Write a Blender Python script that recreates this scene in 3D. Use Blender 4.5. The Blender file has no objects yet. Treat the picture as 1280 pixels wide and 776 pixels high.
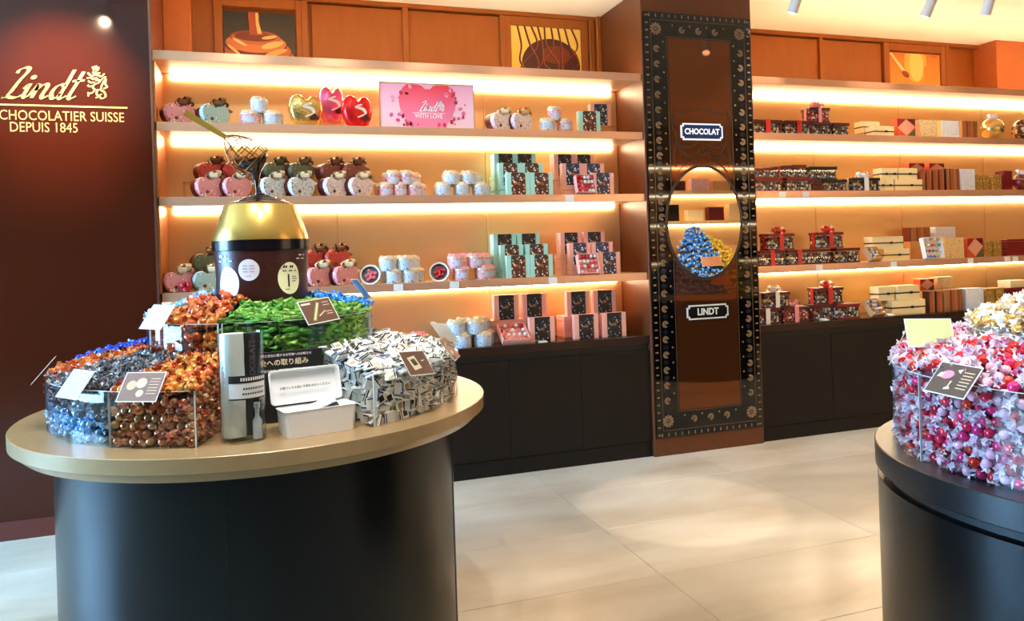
import bpy, bmesh, math, random
from mathutils import Vector, Matrix, noise
PI = math.pi
sin, cos, rad = math.sin, math.cos, math.radians
random.seed(7)
S = bpy.context.scene
COL = S.collection

# ------------------------------------------------------------------ camera
F, YAW, ROLL, HZ, DIST, EYE = 947.7, .3197, -.0327, 317.5, 4.7443, 1.45
cam = bpy.data.objects.new('camera', bpy.data.cameras.new('camera'))
COL.objects.link(cam)
cam.data.sensor_width = 36.0
cam.data.lens = F / 1280 * 36
cam.data.shift_y = -(388 - HZ) / 1280
cam.data.clip_start = .02
cam.matrix_world = Matrix.Translation((0, -DIST, EYE)) @ Matrix.Rotation(-YAW, 4, 'Z') @ Matrix.Rotation(PI / 2, 4, 'X') @ Matrix.Rotation(ROLL, 4, 'Z')
S.camera = cam
# ------------------------------------------------------------------ colour management
S.view_settings.view_transform = 'Standard'
S.view_settings.look = 'None'
S.view_settings.exposure = 0.0
S.view_settings.gamma = 1.0
S.view_settings.use_curve_mapping = False
S.cycles.transparent_max_bounces = 40
# ------------------------------------------------------------------ sky seen through the shop window
W = bpy.data.worlds.new('sky'); S.world = W; W.use_nodes = True
bg = W.node_tree.nodes['Background']
bg.inputs[0].default_value = (.62, .80, 1.0, 1); bg.inputs[1].default_value = 1.2
# ------------------------------------------------------------------ large lights
def area(name, loc, rot, sx, sy, power, col):
    l = bpy.data.lights.new(name, 'AREA'); l.shape = 'RECTANGLE'; l.size = sx; l.size_y = sy
    l.energy = power; l.color = col
    o = bpy.data.objects.new(name, l); o.location = loc; o.rotation_euler = rot; COL.objects.link(o); return o
def spot(name, loc, target, power, col, ang, blend=.5, rad_=.03):
    l = bpy.data.lights.new(name, 'SPOT'); l.energy = power; l.color = col; l.spot_size = rad(ang); l.spot_blend = blend
    l.shadow_soft_size = rad_
    o = bpy.data.objects.new(name, l); o.location = loc
    o.rotation_euler = (Vector(target) - Vector(loc)).to_track_quat('-Z', 'Y').to_euler(); COL.objects.link(o); return o
DAY = (.28, .58, 1.0); WARM = (1.0, .86, .68); NEUT = (1.0, .93, .84)
CEIL = 3.275
area('daylight_window', (-4.75, -1.3, 1.6), (0, -PI / 2, 0), 2.4, 2.2, 800, DAY)
LED_E = 36.0
LED_COL = (1.0, .87, .60)

# ------------------------------------------------------------------ projection helper (true distances on real planes)
def proj(x, y, z):
    y += DIST; z -= EYE
    c, s = cos(YAW), sin(YAW)
    X = c * x - s * y; Z = s * x + c * y
    u = F * X / Z; v = -F * z / Z
    c, s = cos(ROLL), sin(ROLL)
    return 640 + c * u - s * v, HZ + s * u + c * v
def XA(px, Y, z):
    lo, hi = -4.0, 12.0
    for _ in range(50):
        m = (lo + hi) / 2
        if proj(m, Y, z)[0] < px: lo = m
        else: hi = m
    return (lo + hi) / 2

# ------------------------------------------------------------------ mesh helpers
class MB:
    def __init__(s): s.v = []; s.f = []; s.mi = []
    def add(s, vs, fs, mi=0):
        o = len(s.v); s.v += [tuple(p) for p in vs]
        for f in fs: s.f.append(tuple(o + i for i in f)); s.mi.append(mi)
        return s
    def box(s, x0, y0, z0, x1, y1, z1, bev=0, mi=0):
        if bev <= 0:
            return s.add([(x0,y0,z0),(x1,y0,z0),(x1,y1,z0),(x0,y1,z0),(x0,y0,z1),(x1,y0,z1),(x1,y1,z1),(x0,y1,z1)],
                  [(3,2,1,0),(4,5,6,7),(0,1,5,4),(1,2,6,5),(2,3,7,6),(3,0,4,7)], mi)
        bm = bmesh.new(); bmesh.ops.create_cube(bm, size=1)
        for v in bm.verts:
            v.co = Vector(((x0+x1)/2 + v.co.x*(x1-x0), (y0+y1)/2 + v.co.y*(y1-y0), (z0+z1)/2 + v.co.z*(z1-z0)))
        bmesh.ops.bevel(bm, geom=bm.edges[:], offset=bev, segments=1, affect='EDGES')
        bm.verts.index_update()
        s.add([v.co for v in bm.verts], [[v.index for v in f.verts] for f in bm.faces], mi); bm.free(); return s
    def lathe(s, prof, n=32, a0=0, a1=2*PI, mi=0, c=(0,0,0)):
        full = abs(a1 - a0 - 2*PI) < 1e-6; k = n if full else n + 1; vs = []; fs = []
        for i in range(k):
            a = a0 + (a1 - a0) * i / n
            for r, z in prof: vs.append((c[0] + r*cos(a), c[1] + r*sin(a), c[2] + z))
        m = len(prof)
        for i in range(n):
            j = (i + 1) % k
            for q in range(m - 1): fs.append((i*m+q, j*m+q, j*m+q+1, i*m+q+1))
        return s.add(vs, fs, mi)
    def tube(s, pts, r, n=6, mi=0, closed=False):
        pts = [Vector(p) for p in pts]; rs = r if isinstance(r, (list, tuple)) else [r]*len(pts)
        vs = []; fs = []; K = len(pts); x = None
        for i, p in enumerate(pts):
            a = pts[i-1] if (i or closed) else p; b = pts[(i+1) % K] if (i < K-1 or closed) else p
            t = (b - a).normalized()
            if x is None:
                x = t.cross(Vector((.13, .21, .97)))
                if x.length < .1: x = t.cross(Vector((1, 0, 0)))
            else: x = x - t*x.dot(t)
            x.normalize(); y = t.cross(x)
            for k in range(n):
                q = 2*PI*k/n; vs.append(p + x*cos(q)*rs[i] + y*sin(q)*rs[i])
        for i in range(K if closed else K - 1):
            j = (i+1) % K
            for k in range(n): fs.append((i*n+k, i*n+(k+1)%n, j*n+(k+1)%n, j*n+k))
        if not closed: fs.append(tuple(range(n))[::-1]); fs.append(tuple((K-1)*n+k for k in range(n)))
        return s.add(vs, fs, mi)
    def prism(s, poly, d0, d1, mi=0, axis='Y'):
        n = len(poly)
        A = [(x, d0, z) if axis == 'Y' else (x, z, d0) for x, z in poly]; B = [(x, d1, z) if axis == 'Y' else (x, z, d1) for x, z in poly]
        fs = [tuple(range(n)), tuple(range(2*n-1, n-1, -1))] + [(i, n+i, n+(i+1)%n, (i+1)%n) for i in range(n)]
        return s.add(A + B, fs, mi)
    def quad(s, a, b, c, d, mi=0): return s.add([a, b, c, d], [(0, 1, 2, 3)], mi)
    def xf(s, M):
        s.v = [tuple(M @ Vector(p)) for p in s.v]; return s
    def mesh(s, mats, smooth=0):
        me = bpy.data.meshes.new('m'); me.from_pydata(s.v, [], s.f)
        for m in (mats if isinstance(mats, (list, tuple)) else [mats]): me.materials.append(m)
        me.polygons.foreach_set('material_index', s.mi)
        bm = bmesh.new(); bm.from_mesh(me); bmesh.ops.recalc_face_normals(bm, faces=bm.faces); bm.to_mesh(me); bm.free()
        if smooth:
            me.shade_smooth(); me.set_sharp_from_angle(angle=rad(smooth))
        me.update(); return me
CACHE = {}
def cached(key, fn):
    if key not in CACHE: CACHE[key] = fn(); CACHE[key].name = str(key[0])
    return CACHE[key]
def link(name, me, parent=None, loc=(0,0,0), rot=(0,0,0), label=None):
    o = bpy.data.objects.new(name, me); COL.objects.link(o); o.location = loc; o.rotation_euler = rot
    if parent: o.parent = parent
    if label: o['label'] = label
    return o
def thing(name, label, cat, loc=(0,0,0), rz=0, group=None, me=None, rot=None):
    o = bpy.data.objects.new(name, me); COL.objects.link(o); o.location = loc
    o.rotation_euler = rot if rot else (0, 0, rz); o.empty_display_size = .05
    o['label'] = label; o['category'] = cat
    if group: o['group'] = group
    return o
def struct(name, me, parent=None, loc=(0,0,0)):
    o = link(name, me, parent, loc)
    if not parent: o['kind'] = 'structure'
    return o
def stuff(o): o['kind'] = 'stuff'; return o
def text_mesh(s, size, m, bold=0, align='CENTER', ext=.0006, sx=1.0, shear=0):
    cu = bpy.data.curves.new('t', 'FONT'); cu.body = s; cu.size = size; cu.extrude = ext; cu.offset = bold
    cu.align_x = align; cu.align_y = 'CENTER'; cu.shear = shear; cu.resolution_u = 3
    o = bpy.data.objects.new('t', cu); COL.objects.link(o)
    dg = bpy.context.evaluated_depsgraph_get(); dg.update()
    me = bpy.data.meshes.new_from_object(o.evaluated_get(dg)); bpy.data.objects.remove(o)
    for v in me.vertices: x, y, z = v.co; v.co = (x*sx, -z, y)
    me.materials.clear(); me.materials.append(m); me.update(); return me
def catmull(P, n=8):
    out = []; P = [Vector(p) for p in P]; Q = [P[0]*2 - P[1]] + P + [P[-1]*2 - P[-2]]
    for i in range(1, len(Q) - 2):
        for k in range(n):
            t = k / n; a, b, c, d = Q[i-1], Q[i], Q[i+1], Q[i+2]
            out.append(.5*((2*b) + (c-a)*t + (2*a-5*b+4*c-d)*t*t + (3*b-a-3*c+d)*t**3))
    out.append(P[-1]); return out
def nib(mb, pts, w, ang=35, thin=.25, d0=0, d1=-.002, n=8, shear=0, scale=1, off=(0,0), smooth=True, mi=0, wide=1):
    """a broad-nib pen stroke in the XZ plane as a thin solid"""
    C = catmull([(x, y, 0) for x, y in pts], n) if smooth else [Vector((x, y, 0)) for x, y in pts]
    a = rad(ang); L = []; R = []
    for i, p in enumerate(C):
        t = (C[min(i+1, len(C)-1)] - C[max(i-1, 0)]); t = t.normalized() if t.length > 1e-9 else Vector((1,0,0))
        nrm = Vector((-t.y, t.x, 0)); wid = w * (thin + (1-thin)*abs(t.x*sin(a) - t.y*cos(a))) / 2
        for arr, sg in ((L, 1), (R, -1)):
            q = p + nrm*wid*sg; x = q.x + shear*q.y
            arr.append((off[0] + (q.x*wide + shear*q.y)*scale, off[1] + q.y*scale))
    for i in range(len(C) - 1):
        q = [L[i], L[i+1], R[i+1], R[i]]
        mb.add([(x, d1, z) for x, z in q] + [(x, d0, z) for x, z in q], [(0,1,2,3),(0,4,5,1),(3,2,6,7)] + ([(0,3,7,4)] if i == 0 else []) + ([(1,5,6,2)] if i == len(C)-2 else []), mi)
    return mb

# ------------------------------------------------------------------ materials
def lin(c): return tuple(((x/255)/12.92 if x/255 <= .04045 else (((x/255)+.055)/1.055)**2.4) for x in c)
MATS = {}
def P_(name):
    m = bpy.data.materials.new(name); m.use_nodes = True; nt = m.node_tree
    return m, nt, nt.nodes['Principled BSDF']
def setb(b, **k):
    for n, v in k.items():
        n = {'col': 'Base Color', 'rough': 'Roughness', 'metal': 'Metallic', 'spec': 'Specular IOR Level', 'coat': 'Coat Weight', 'crough': 'Coat Roughness', 'trans': 'Transmission Weight', 'aniso': 'Anisotropic'}[n]
        b.inputs[n].default_value = (*v, 1) if isinstance(v, tuple) else v
def mat(name, c, rough=.5, metal=0, spec=.5, coat=0, grain=0, gscale=40, bump=0, bscale=60, stretch=(1,1,1), vary=0, hue=0):
    """plain material in 8-bit colour; grain = colour mottling, bump = fine relief, vary = object-to-object brightness"""
    if name in MATS: return MATS[name]
    m, nt, b = P_(name); col = lin(c); setb(b, col=col, rough=rough, metal=metal, spec=spec, coat=coat)
    N = nt.nodes; Lk = nt.links
    if grain or bump:
        tc = N.new('ShaderNodeTexCoord'); mp = N.new('ShaderNodeMapping'); mp.inputs['Scale'].default_value = stretch
        Lk.new(tc.outputs['Object'], mp.inputs[0])
    src = None
    if grain:
        nz = N.new('ShaderNodeTexNoise'); nz.inputs['Scale'].default_value = gscale; nz.inputs['Detail'].default_value = 5
        Lk.new(mp.outputs[0], nz.inputs['Vector'])
        mr = N.new('ShaderNodeMapRange'); mr.inputs['From Min'].default_value = .25; mr.inputs['From Max'].default_value = .75
        mr.inputs['To Min'].default_value = 1 - grain; mr.inputs['To Max'].default_value = 1 + grain
        Lk.new(nz.outputs['Fac'], mr.inputs['Value']); src = mr.outputs[0]
    if vary or hue:
        oi = N.new('ShaderNodeObjectInfo'); mr = N.new('ShaderNodeMapRange')
        mr.inputs['To Min'].default_value = 1 - vary; mr.inputs['To Max'].default_value = 1 + vary
        Lk.new(oi.outputs['Random'], mr.inputs['Value'])
        if src:
            mu = N.new('ShaderNodeMath'); mu.operation = 'MULTIPLY'; Lk.new(src, mu.inputs[0]); Lk.new(mr.outputs[0], mu.inputs[1]); src = mu.outputs[0]
        else: src = mr.outputs[0]
    if src:
        hs = N.new('ShaderNodeHueSaturation'); hs.inputs['Color'].default_value = (*col, 1); Lk.new(src, hs.inputs['Value'])
        if hue:
            m2 = N.new('ShaderNodeMapRange'); m2.inputs['To Min'].default_value = .5 - hue; m2.inputs['To Max'].default_value = .5 + hue
            wn = N.new('ShaderNodeMath'); wn.operation = 'FRACT'; ml = N.new('ShaderNodeMath'); ml.operation = 'MULTIPLY'; ml.inputs[1].default_value = 7.31
            Lk.new(oi.outputs['Random'], ml.inputs[0]); Lk.new(ml.outputs[0], wn.inputs[0]); Lk.new(wn.outputs[0], m2.inputs['Value']); Lk.new(m2.outputs[0], hs.inputs['Hue'])
        Lk.new(hs.outputs[0], b.inputs['Base Color'])
    if bump:
        n2 = N.new('ShaderNodeTexNoise'); n2.inputs['Scale'].default_value = bscale; n2.inputs['Detail'].default_value = 3
        Lk.new(mp.outputs[0], n2.inputs['Vector']); bp = N.new('ShaderNodeBump'); bp.inputs['Strength'].default_value = bump; bp.inputs['Distance'].default_value = .004
        Lk.new(n2.outputs['Fac'], bp.inputs['Height']); Lk.new(bp.outputs[0], b.inputs['Normal'])
    MATS[name] = m; return m
def emis(name, col, e):
    if name in MATS: return MATS[name]
    m = bpy.data.materials.new(name); m.use_nodes = True; nt = m.node_tree; nt.nodes.clear()
    em = nt.nodes.new('ShaderNodeEmission'); em.inputs[0].default_value = (*col, 1); em.inputs[1].default_value = e
    o = nt.nodes.new('ShaderNodeOutputMaterial'); nt.links.new(em.outputs[0], o.inputs[0]); MATS[name] = m; return m
def clear(name, tint=(.97, .985, .98), f=.05, rough=.02):
    """thin clear acrylic: see-through with a real surface reflection"""
    if name in MATS: return MATS[name]
    m = bpy.data.materials.new(name); m.use_nodes = True; nt = m.node_tree; nt.nodes.clear(); N = nt.nodes
    t = N.new('ShaderNodeBsdfTransparent'); t.inputs[0].default_value = (*tint, 1)
    g = N.new('ShaderNodeBsdfGlossy'); g.inputs['Roughness'].default_value = rough
    lw = N.new('ShaderNodeLayerWeight'); lw.inputs[0].default_value = .5
    pw = N.new('ShaderNodeMath'); pw.operation = 'POWER'; pw.inputs[1].default_value = 5; nt.links.new(lw.outputs['Facing'], pw.inputs[0])
    fr = N.new('ShaderNodeMath'); fr.operation = 'MULTIPLY_ADD'; fr.inputs[1].default_value = .7; fr.inputs[2].default_value = .03; nt.links.new(pw.outputs[0], fr.inputs[0])
    mx = N.new('ShaderNodeMixShader'); o = N.new('ShaderNodeOutputMaterial')
    nt.links.new(fr.outputs[0], mx.inputs[0]); nt.links.new(t.outputs[0], mx.inputs[1]); nt.links.new(g.outputs[0], mx.inputs[2]); nt.links.new(mx.outputs[0], o.inputs[0])
    MATS[name] = m; return m
def film(name, c, alpha, rough=.15, vary=0):
    """translucent wrapping film"""
    if name in MATS: return MATS[name]
    m, nt, b = P_(name); setb(b, col=lin(c), rough=rough); b.inputs['Alpha'].default_value = alpha; MATS[name] = m; return m
def cells(name, base, cols, scale=70, thr=.34, rough=.45, metal=0, ring=None, stretch=(1,1,1)):
    """printed scatter of little flowers and dots on a ground colour"""
    if name in MATS: return MATS[name]
    m, nt, b = P_(name); N = nt.nodes; Lk = nt.links; setb(b, rough=rough, metal=metal)
    tc = N.new('ShaderNodeTexCoord'); mp = N.new('ShaderNodeMapping'); mp.inputs['Scale'].default_value = stretch; Lk.new(tc.outputs['Object'], mp.inputs[0])
    vo = N.new('ShaderNodeTexVoronoi'); vo.inputs['Scale'].default_value = scale; Lk.new(mp.outputs[0], vo.inputs['Vector'])
    sp = N.new('ShaderNodeSeparateColor'); Lk.new(vo.outputs['Color'], sp.inputs[0])
    cr = N.new('ShaderNodeValToRGB'); cr.color_ramp.interpolation = 'CONSTANT'; E = cr.color_ramp.elements
    while len(E) < len(cols): E.new(.5)
    for i, c in enumerate(cols): E[i].position = i/len(cols); E[i].color = (*lin(c), 1)
    Lk.new(sp.outputs[0], cr.inputs[0])
    rr = N.new('ShaderNodeMapRange'); rr.inputs['To Min'].default_value = thr*.35; rr.inputs['To Max'].default_value = thr*1.25; Lk.new(sp.outputs[1], rr.inputs['Value'])
    lt = N.new('ShaderNodeMath'); lt.operation = 'LESS_THAN'; Lk.new(vo.outputs['Distance'], lt.inputs[0]); Lk.new(rr.outputs[0], lt.inputs[1])
    mx = N.new('ShaderNodeMix'); mx.data_type = 'RGBA'; mx.inputs[6].default_value = (*lin(base), 1)
    Lk.new(lt.outputs[0], mx.inputs[0]); Lk.new(cr.outputs[0], mx.inputs[7]); Lk.new(mx.outputs[2], b.inputs['Base Color'])
    MATS[name] = m; return m
def stripes(name, cols, scale, axis=0, rough=.4):
    if name in MATS: return MATS[name]
    m, nt, b = P_(name); N = nt.nodes; Lk = nt.links; setb(b, rough=rough)
    tc = N.new('ShaderNodeTexCoord'); mp = N.new('ShaderNodeMapping'); s = [.001]*3; s[axis] = 1; s = [scale*q for q in s]; mp.inputs['Scale'].default_value = s
    Lk.new(tc.outputs['Object'], mp.inputs[0]); wn = N.new('ShaderNodeTexNoise'); wn.inputs['Scale'].default_value = 1; wn.inputs['Detail'].default_value = 0
    Lk.new(mp.outputs[0], wn.inputs['Vector']); cr = N.new('ShaderNodeValToRGB'); cr.color_ramp.interpolation = 'CONSTANT'; E = cr.color_ramp.elements
    while len(E) < len(cols): E.new(.5)
    for i, c in enumerate(cols): E[i].position = .28 + .44*i/len(cols) if i else 0; E[i].color = (*lin(c), 1)
    Lk.new(wn.outputs['Fac'], cr.inputs[0]); Lk.new(cr.outputs[0], b.inputs['Base Color']); MATS[name] = m; return m
def gradient(name, c0, c1, a, b_, axis=2, rough=.4):
    """printed two-colour fade along an object axis between a and b"""
    if name in MATS: return MATS[name]
    m, nt, b = P_(name); N = nt.nodes; Lk = nt.links; setb(b, rough=rough)
    tc = N.new('ShaderNodeTexCoord'); sx = N.new('ShaderNodeSeparateXYZ'); Lk.new(tc.outputs['Object'], sx.inputs[0])
    mr = N.new('ShaderNodeMapRange'); mr.inputs['From Min'].default_value = a; mr.inputs['From Max'].default_value = b_; Lk.new(sx.outputs[axis], mr.inputs['Value'])
    mx = N.new('ShaderNodeMix'); mx.data_type = 'RGBA'; mx.inputs[6].default_value = (*lin(c0), 1); mx.inputs[7].default_value = (*lin(c1), 1)
    Lk.new(mr.outputs[0], mx.inputs[0]); Lk.new(mx.outputs[2], b.inputs['Base Color']); MATS[name] = m; return m

M_COPPER = mat('brushed_copper', (226, 186, 132), .42, .42, grain=.06, gscale=30, stretch=(1, 1, 14), bump=.06, bscale=120)
M_COPPER_SIDE = mat('copper_laminate_side', (196, 120, 62), .42, .55, grain=.06, gscale=30, stretch=(1, 1, 14))
M_LIP = mat('satin_brass_lip', (230, 172, 134), .28, .45, grain=.05, gscale=40, stretch=(.2, 1, 8))
M_FASCIA = mat('orange_brown_laminate', (158, 84, 24), .45, .25, grain=.07, gscale=18, stretch=(1, 1, .2))
M_FASCIA_L = mat('orange_laminate_pilaster', (196, 104, 46), .45, .25, grain=.05, gscale=18)
M_CAB = mat('dark_espresso_wood', (24, 16, 11), .5, spec=.25, grain=.16, gscale=20, stretch=(3, 3, .35), bump=.05)
M_CABTOP = mat('dark_espresso_top', (50, 32, 24), .22, grain=.12, gscale=20, stretch=(.3, 2, 2))
M_BLACK = mat('black_recess', (10, 8, 7), .5)
M_CEIL = mat('cream_ceiling', (250, 240, 214), .9, bump=.02)
M_WALL = mat('shop_wall_paint', (70, 46, 32), .8, grain=.05)
M_LED = emis('led_diffuser', LED_COL, LED_E); M_LEDUP = emis('led_uplight', (1, .80, .52), 48)
M_GOLD = mat('gold_letter', (226, 190, 118), .35, .35)
M_WHITE = mat('white_plastic', (238, 238, 240), .35)
M_CLEAR = clear('clear_acrylic')
M_TAGW = mat('white_paper_tag', (240, 238, 232), .6)
M_SATINBLACK = mat('satin_black_lacquer', (10, 9, 9), .27, spec=.3)
M_DARKGLOSS = mat('gloss_brown_panel', (70, 26, 12), .07, spec=.32, grain=.08, gscale=2)
M_TABTOP = mat('gold_lacquer_top', (184, 150, 106), .25, .2, grain=.05, gscale=30)
# ================================================================== SETTING
X0, XP0, XP1, XE = -.555, 2.565, 3.47, 7.9        # left sign panel edge, pillar, end of the right-hand shelving
ZL = dict(A=2.684, B=2.274, C=1.842, D=1.290, E=.850)
ZR = dict(A=2.706, B=2.290, C=1.856, D=1.297, E=.862)
BK = .40                                           # back of the shelf bays
M_FLOOR = None
def floor_mat():
    m, nt, b = P_('beige_stone_tile'); N = nt.nodes; Lk = nt.links; setb(b, rough=.24, spec=.45)
    tc = N.new('ShaderNodeTexCoord'); oi = N.new('ShaderNodeObjectInfo')
    ad = N.new('ShaderNodeVectorMath'); ad.operation = 'ADD'; Lk.new(tc.outputs['Object'], ad.inputs[0]); Lk.new(oi.outputs['Location'], ad.inputs[1])
    mp = N.new('ShaderNodeMapping'); mp.inputs['Scale'].default_value = (.6, 1.5, 1); Lk.new(ad.outputs[0], mp.inputs[0])
    n1 = N.new('ShaderNodeTexNoise'); n1.inputs['Scale'].default_value = 1.1; n1.inputs['Detail'].default_value = 6; n1.inputs['Roughness'].default_value = .5; n1.inputs['Distortion'].default_value = .3
    Lk.new(mp.outputs[0], n1.inputs['Vector'])
    cr = N.new('ShaderNodeValToRGB'); E = cr.color_ramp.elements
    E[0].position = .26; E[0].color = (*lin((178, 158, 130)), 1); E[1].position = .62; E[1].color = (*lin((226, 217, 200)), 1)
    Lk.new(n1.outputs['Fac'], cr.inputs[0]); 
    mr = N.new('ShaderNodeMapRange'); mr.inputs['To Min'].default_value = .94; mr.inputs['To Max'].default_value = 1.04; Lk.new(oi.outputs['Random'], mr.inputs['Value'])
    hs = N.new('ShaderNodeHueSaturation'); Lk.new(cr.outputs[0], hs.inputs['Color']); Lk.new(mr.outputs[0], hs.inputs['Value']); Lk.new(hs.outputs[0], b.inputs['Base Color'])
    return m
M_FLOOR = floor_mat()
FX0, FX1, FY0, FY1 = -4.5, 10.6, -7.7, .8
floor = struct('floor', MB().box(FX0, FY0, -.12, FX1, FY1, -.010).mesh(mat('grey_grout', (150, 138, 118), .8)))
tile = MB().box(-.5985, -.2985, -.012, .5985, .2985, 0, .0012).mesh(M_FLOOR)
kx0 = int((FX0 - 1.65)//1.2); ky0 = int((FY0 + .53)//.6)
for i in range(kx0 + 1, 8):
    for j in range(ky0 + 1, 1):
        cx, cy = 1.65 + 1.2*i + .6, -.53 + .6*j + .3
        link('tile', tile, floor, (cx, cy, 0))
struct('ceiling', MB().box(FX0, FY0, CEIL, FX1, FY1, CEIL + .1).mesh(M_CEIL))
struct('wall_back', MB().box(FX0, .75, 0, FX1, .85, CEIL).mesh(M_WALL))
struct('wall_right', MB().box(FX1, FY0, 0, FX1 + .1, FY1, CEIL).mesh(M_WALL))
struct('wall_front', MB().box(FX0, FY0 - .1, 0, FX1, FY0, CEIL).mesh(M_WALL))
wl = MB(); wl.box(FX0-.1, FY0, 0, FX0, -3.6, CEIL).box(FX0-.1, -.10, 0, FX0, FY1, CEIL).box(FX0-.1, -3.6, 0, FX0, -.10, .25).box(FX0-.1, -3.6, 2.95, FX0, -.10, CEIL)
struct('wall_left', wl.mesh(M_WALL))
wi = struct('window_1', MB().box(FX0-.07, -3.6, .25, FX0-.02, -3.54, 2.95).box(FX0-.07, -.16, .25, FX0-.02, -.10, 2.95).box(FX0-.07, -3.54, .25, FX0-.02, -.16, .31).box(FX0-.07, -3.54, 2.89, FX0-.02, -.16, 2.95).mesh(M_BLACK))
for k in range(3):
    y0 = -3.54 + k*1.126; link('pane', MB().box(FX0-.05, y0 + .012, .31, FX0-.042, y0 + 1.114, 2.89).mesh(M_CLEAR), wi)
# ------------------------------------------------------------------ cream bulkhead wall behind the sign panel, and above the shelving
fas = struct('wall_fascia', MB().box(X0, .70, 2.5, XP0, .75, CEIL).box(XP1, .70, 2.5, XE, .75, CEIL).mesh(M_FASCIA))
def fascia_panel(x0, x1, name='panel', m=M_FASCIA):
    o = link(name, MB().box(x0 + .006, .672, 2.55, x1 - .006, .700, CEIL - .04, .004).mesh(m), fas)
    return o
def fascia_frame(x0, x1, w=.055):
    z0, z1 = 2.55, CEIL - .03
    return link('frame', MB().box(x0, .655, z0, x0 + w, .70, z1, .003).box(x1 - w, .655, z0, x1, .70, z1, .003).box(x0 + w, .655, z1 - .07, x1 - w, .70, z1, .003).mesh(M_FASCIA), fas)
for a_, b_ in ((.375, 1.03), (1.045, 1.765), (3.48, 4.665), (4.70, 5.36)): 
    fascia_panel(a_, b_)
link('top_rail', MB().box(X0, .645, CEIL - .03, XP0, .70, CEIL).box(XP1, .645, CEIL - .03, 6.48, .70, CEIL).mesh(M_FASCIA), fas)
for x in (.335, 1.037, 1.772, 2.50, 4.682, 5.385, 6.11):
    link('batten', MB().box(x - .022, .648, 2.55, x + .022, .70, CEIL - .03, .004).mesh(M_FASCIA), fas)
link('pilaster', MB().box(X0, .60, 2.55, -.385, .70, CEIL, .004).mesh(M_FASCIA_L), fas)
link('pilaster', MB().box(2.53, .62, 2.55, XP0, .70, CEIL, .004).mesh(M_FASCIA), fas)
struct('wall_bulkhead', MB().box(6.48, .46, 2.60, XE + .6, .70, CEIL, .004).mesh(M_FASCIA_L))
# pictures between the fascia frames
def picture(x0, x1, z0, z1, label):
    t = thing('poster', label, 'poster', (x0, .668, z0)); fr = fascia_frame(x0 - .06, x1 + .06, .055)
    return t, x1 - x0, z1 - z0
def flat(pts, y, mb): return mb.add([(x, y, z) for x, z in pts], [tuple(range(len(pts)))])
def oval(cx, cz, rx, rz, n=28, a0=0, a1=2*PI, tilt=0):
    o = []
    for i in range(n):
        a = a0 + (a1 - a0)*i/(n if abs(a1-a0-2*PI) < 1e-6 else n - 1); x, z = rx*cos(a), rz*sin(a)
        o.append((cx + x*cos(tilt) - z*sin(tilt), cz + x*sin(tilt) + z*cos(tilt)))
    return o
def clipq(pts, w, h): return [(min(max(x, .004), w - .004), min(max(z, .004), h - .004)) for x, z in pts]
t, w, h = picture(-.19, .272, 2.72, 3.145, 'picture of melted caramel brown chocolate pouring in folds')
link('print', MB().box(0, 0, 0, w, .006, h).mesh(gradient('print_olive', (92, 66, 20), (40, 30, 14), 0, h)), t)
for k, (pts, c) in enumerate([
    (oval(.205, -.03, .25, .13), (214, 110, 44)), (oval(.20, .02, .235, .095), (126, 50, 16)), (oval(.205, .035, .225, .09), (206, 100, 40)), (oval(.20, .07, .205, .075), (120, 46, 14)), (oval(.205, .085, .195, .07), (222, 122, 54)),
    (oval(.20, .125, .165, .05), (150, 62, 22)), (oval(.205, .12, .16, .044), (206, 104, 44)), (oval(.20, .13, .135, .034), (128, 50, 18)),
    (oval(.31, .075, .075, .022, tilt=.3), (250, 190, 104)), (oval(.10, .085, .05, .010, tilt=-.5), (250, 200, 130)), (oval(.33, .02, .08, .018, tilt=.35), (246, 170, 84)), (oval(.06, .03, .05, .010, tilt=-.7), (248, 190, 110)), (oval(.29, .128, .05, .012, tilt=.2), (250, 190, 110)),
    ([(.165, .14), (.255, .14), (.232, .2), (.228, h), (.158, h), (.16, .25)], (172, 70, 22)), ([(.215, .15), (.243, .15), (.222, .24), (.222, h), (.205, h), (.206, .22)], (250, 190, 110))]):
    link('print', flat(clipq([(x_, .135 + z_*.95) for x_, z_ in pts], w, h), -.0008*(k + 1), MB()).mesh(mat('print_caramel_%d%d%d' % c, c, .45)), t)
t, w, h = picture(1.84, 2.41, 2.77, 3.195, 'picture of dark chocolate threads looped over a yellow ground')
link('print', MB().box(0, 0, 0, w, .006, h).mesh(gradient('print_yellow', (244, 186, 52), (250, 208, 100), 0, h)), t)
link('print', flat(clipq(oval(.32, .12, .24, .20), w, h), -.001, MB()).mesh(mat('print_dark_choc', (74, 28, 10), .4)), t)
link('print', flat(clipq(oval(.36, .20, .12, .07), w, h), -.0016, MB()).mesh(mat('print_mid_choc', (116, 46, 14), .4)), t)
mb = MB(); m2 = MB()
for k in range(9):
    x = .05 + k*.055; q = [(x, h-.006), (x + .03 + .02*sin(k), h*.62), (x + .10*sin(k*2.1) + .02, h*.3), (min(max(x + .14*cos(k*1.3), .02), w - .02), .012)]
    nib(mb, q, .016, d0=-.0018, d1=-.0024, n=6)
    nib(m2, [(a + .006, b) for a, b in q], .004, d0=-.0026, d1=-.0030, n=6)
link('print', mb.mesh(mat('print_thread', (84, 30, 10), .35)), t); link('print', m2.mesh(mat('print_thread_light', (196, 96, 40), .35)), t)
t, w, h = picture(5.44, 6.03, 2.79, 3.165, 'picture of glowing amber liquid with a pale stick')
link('print', MB().box(0, 0, 0, w, .006, h).mesh(gradient('print_amber', (236, 150, 50), (214, 112, 28), 0, h)), t)
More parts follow.
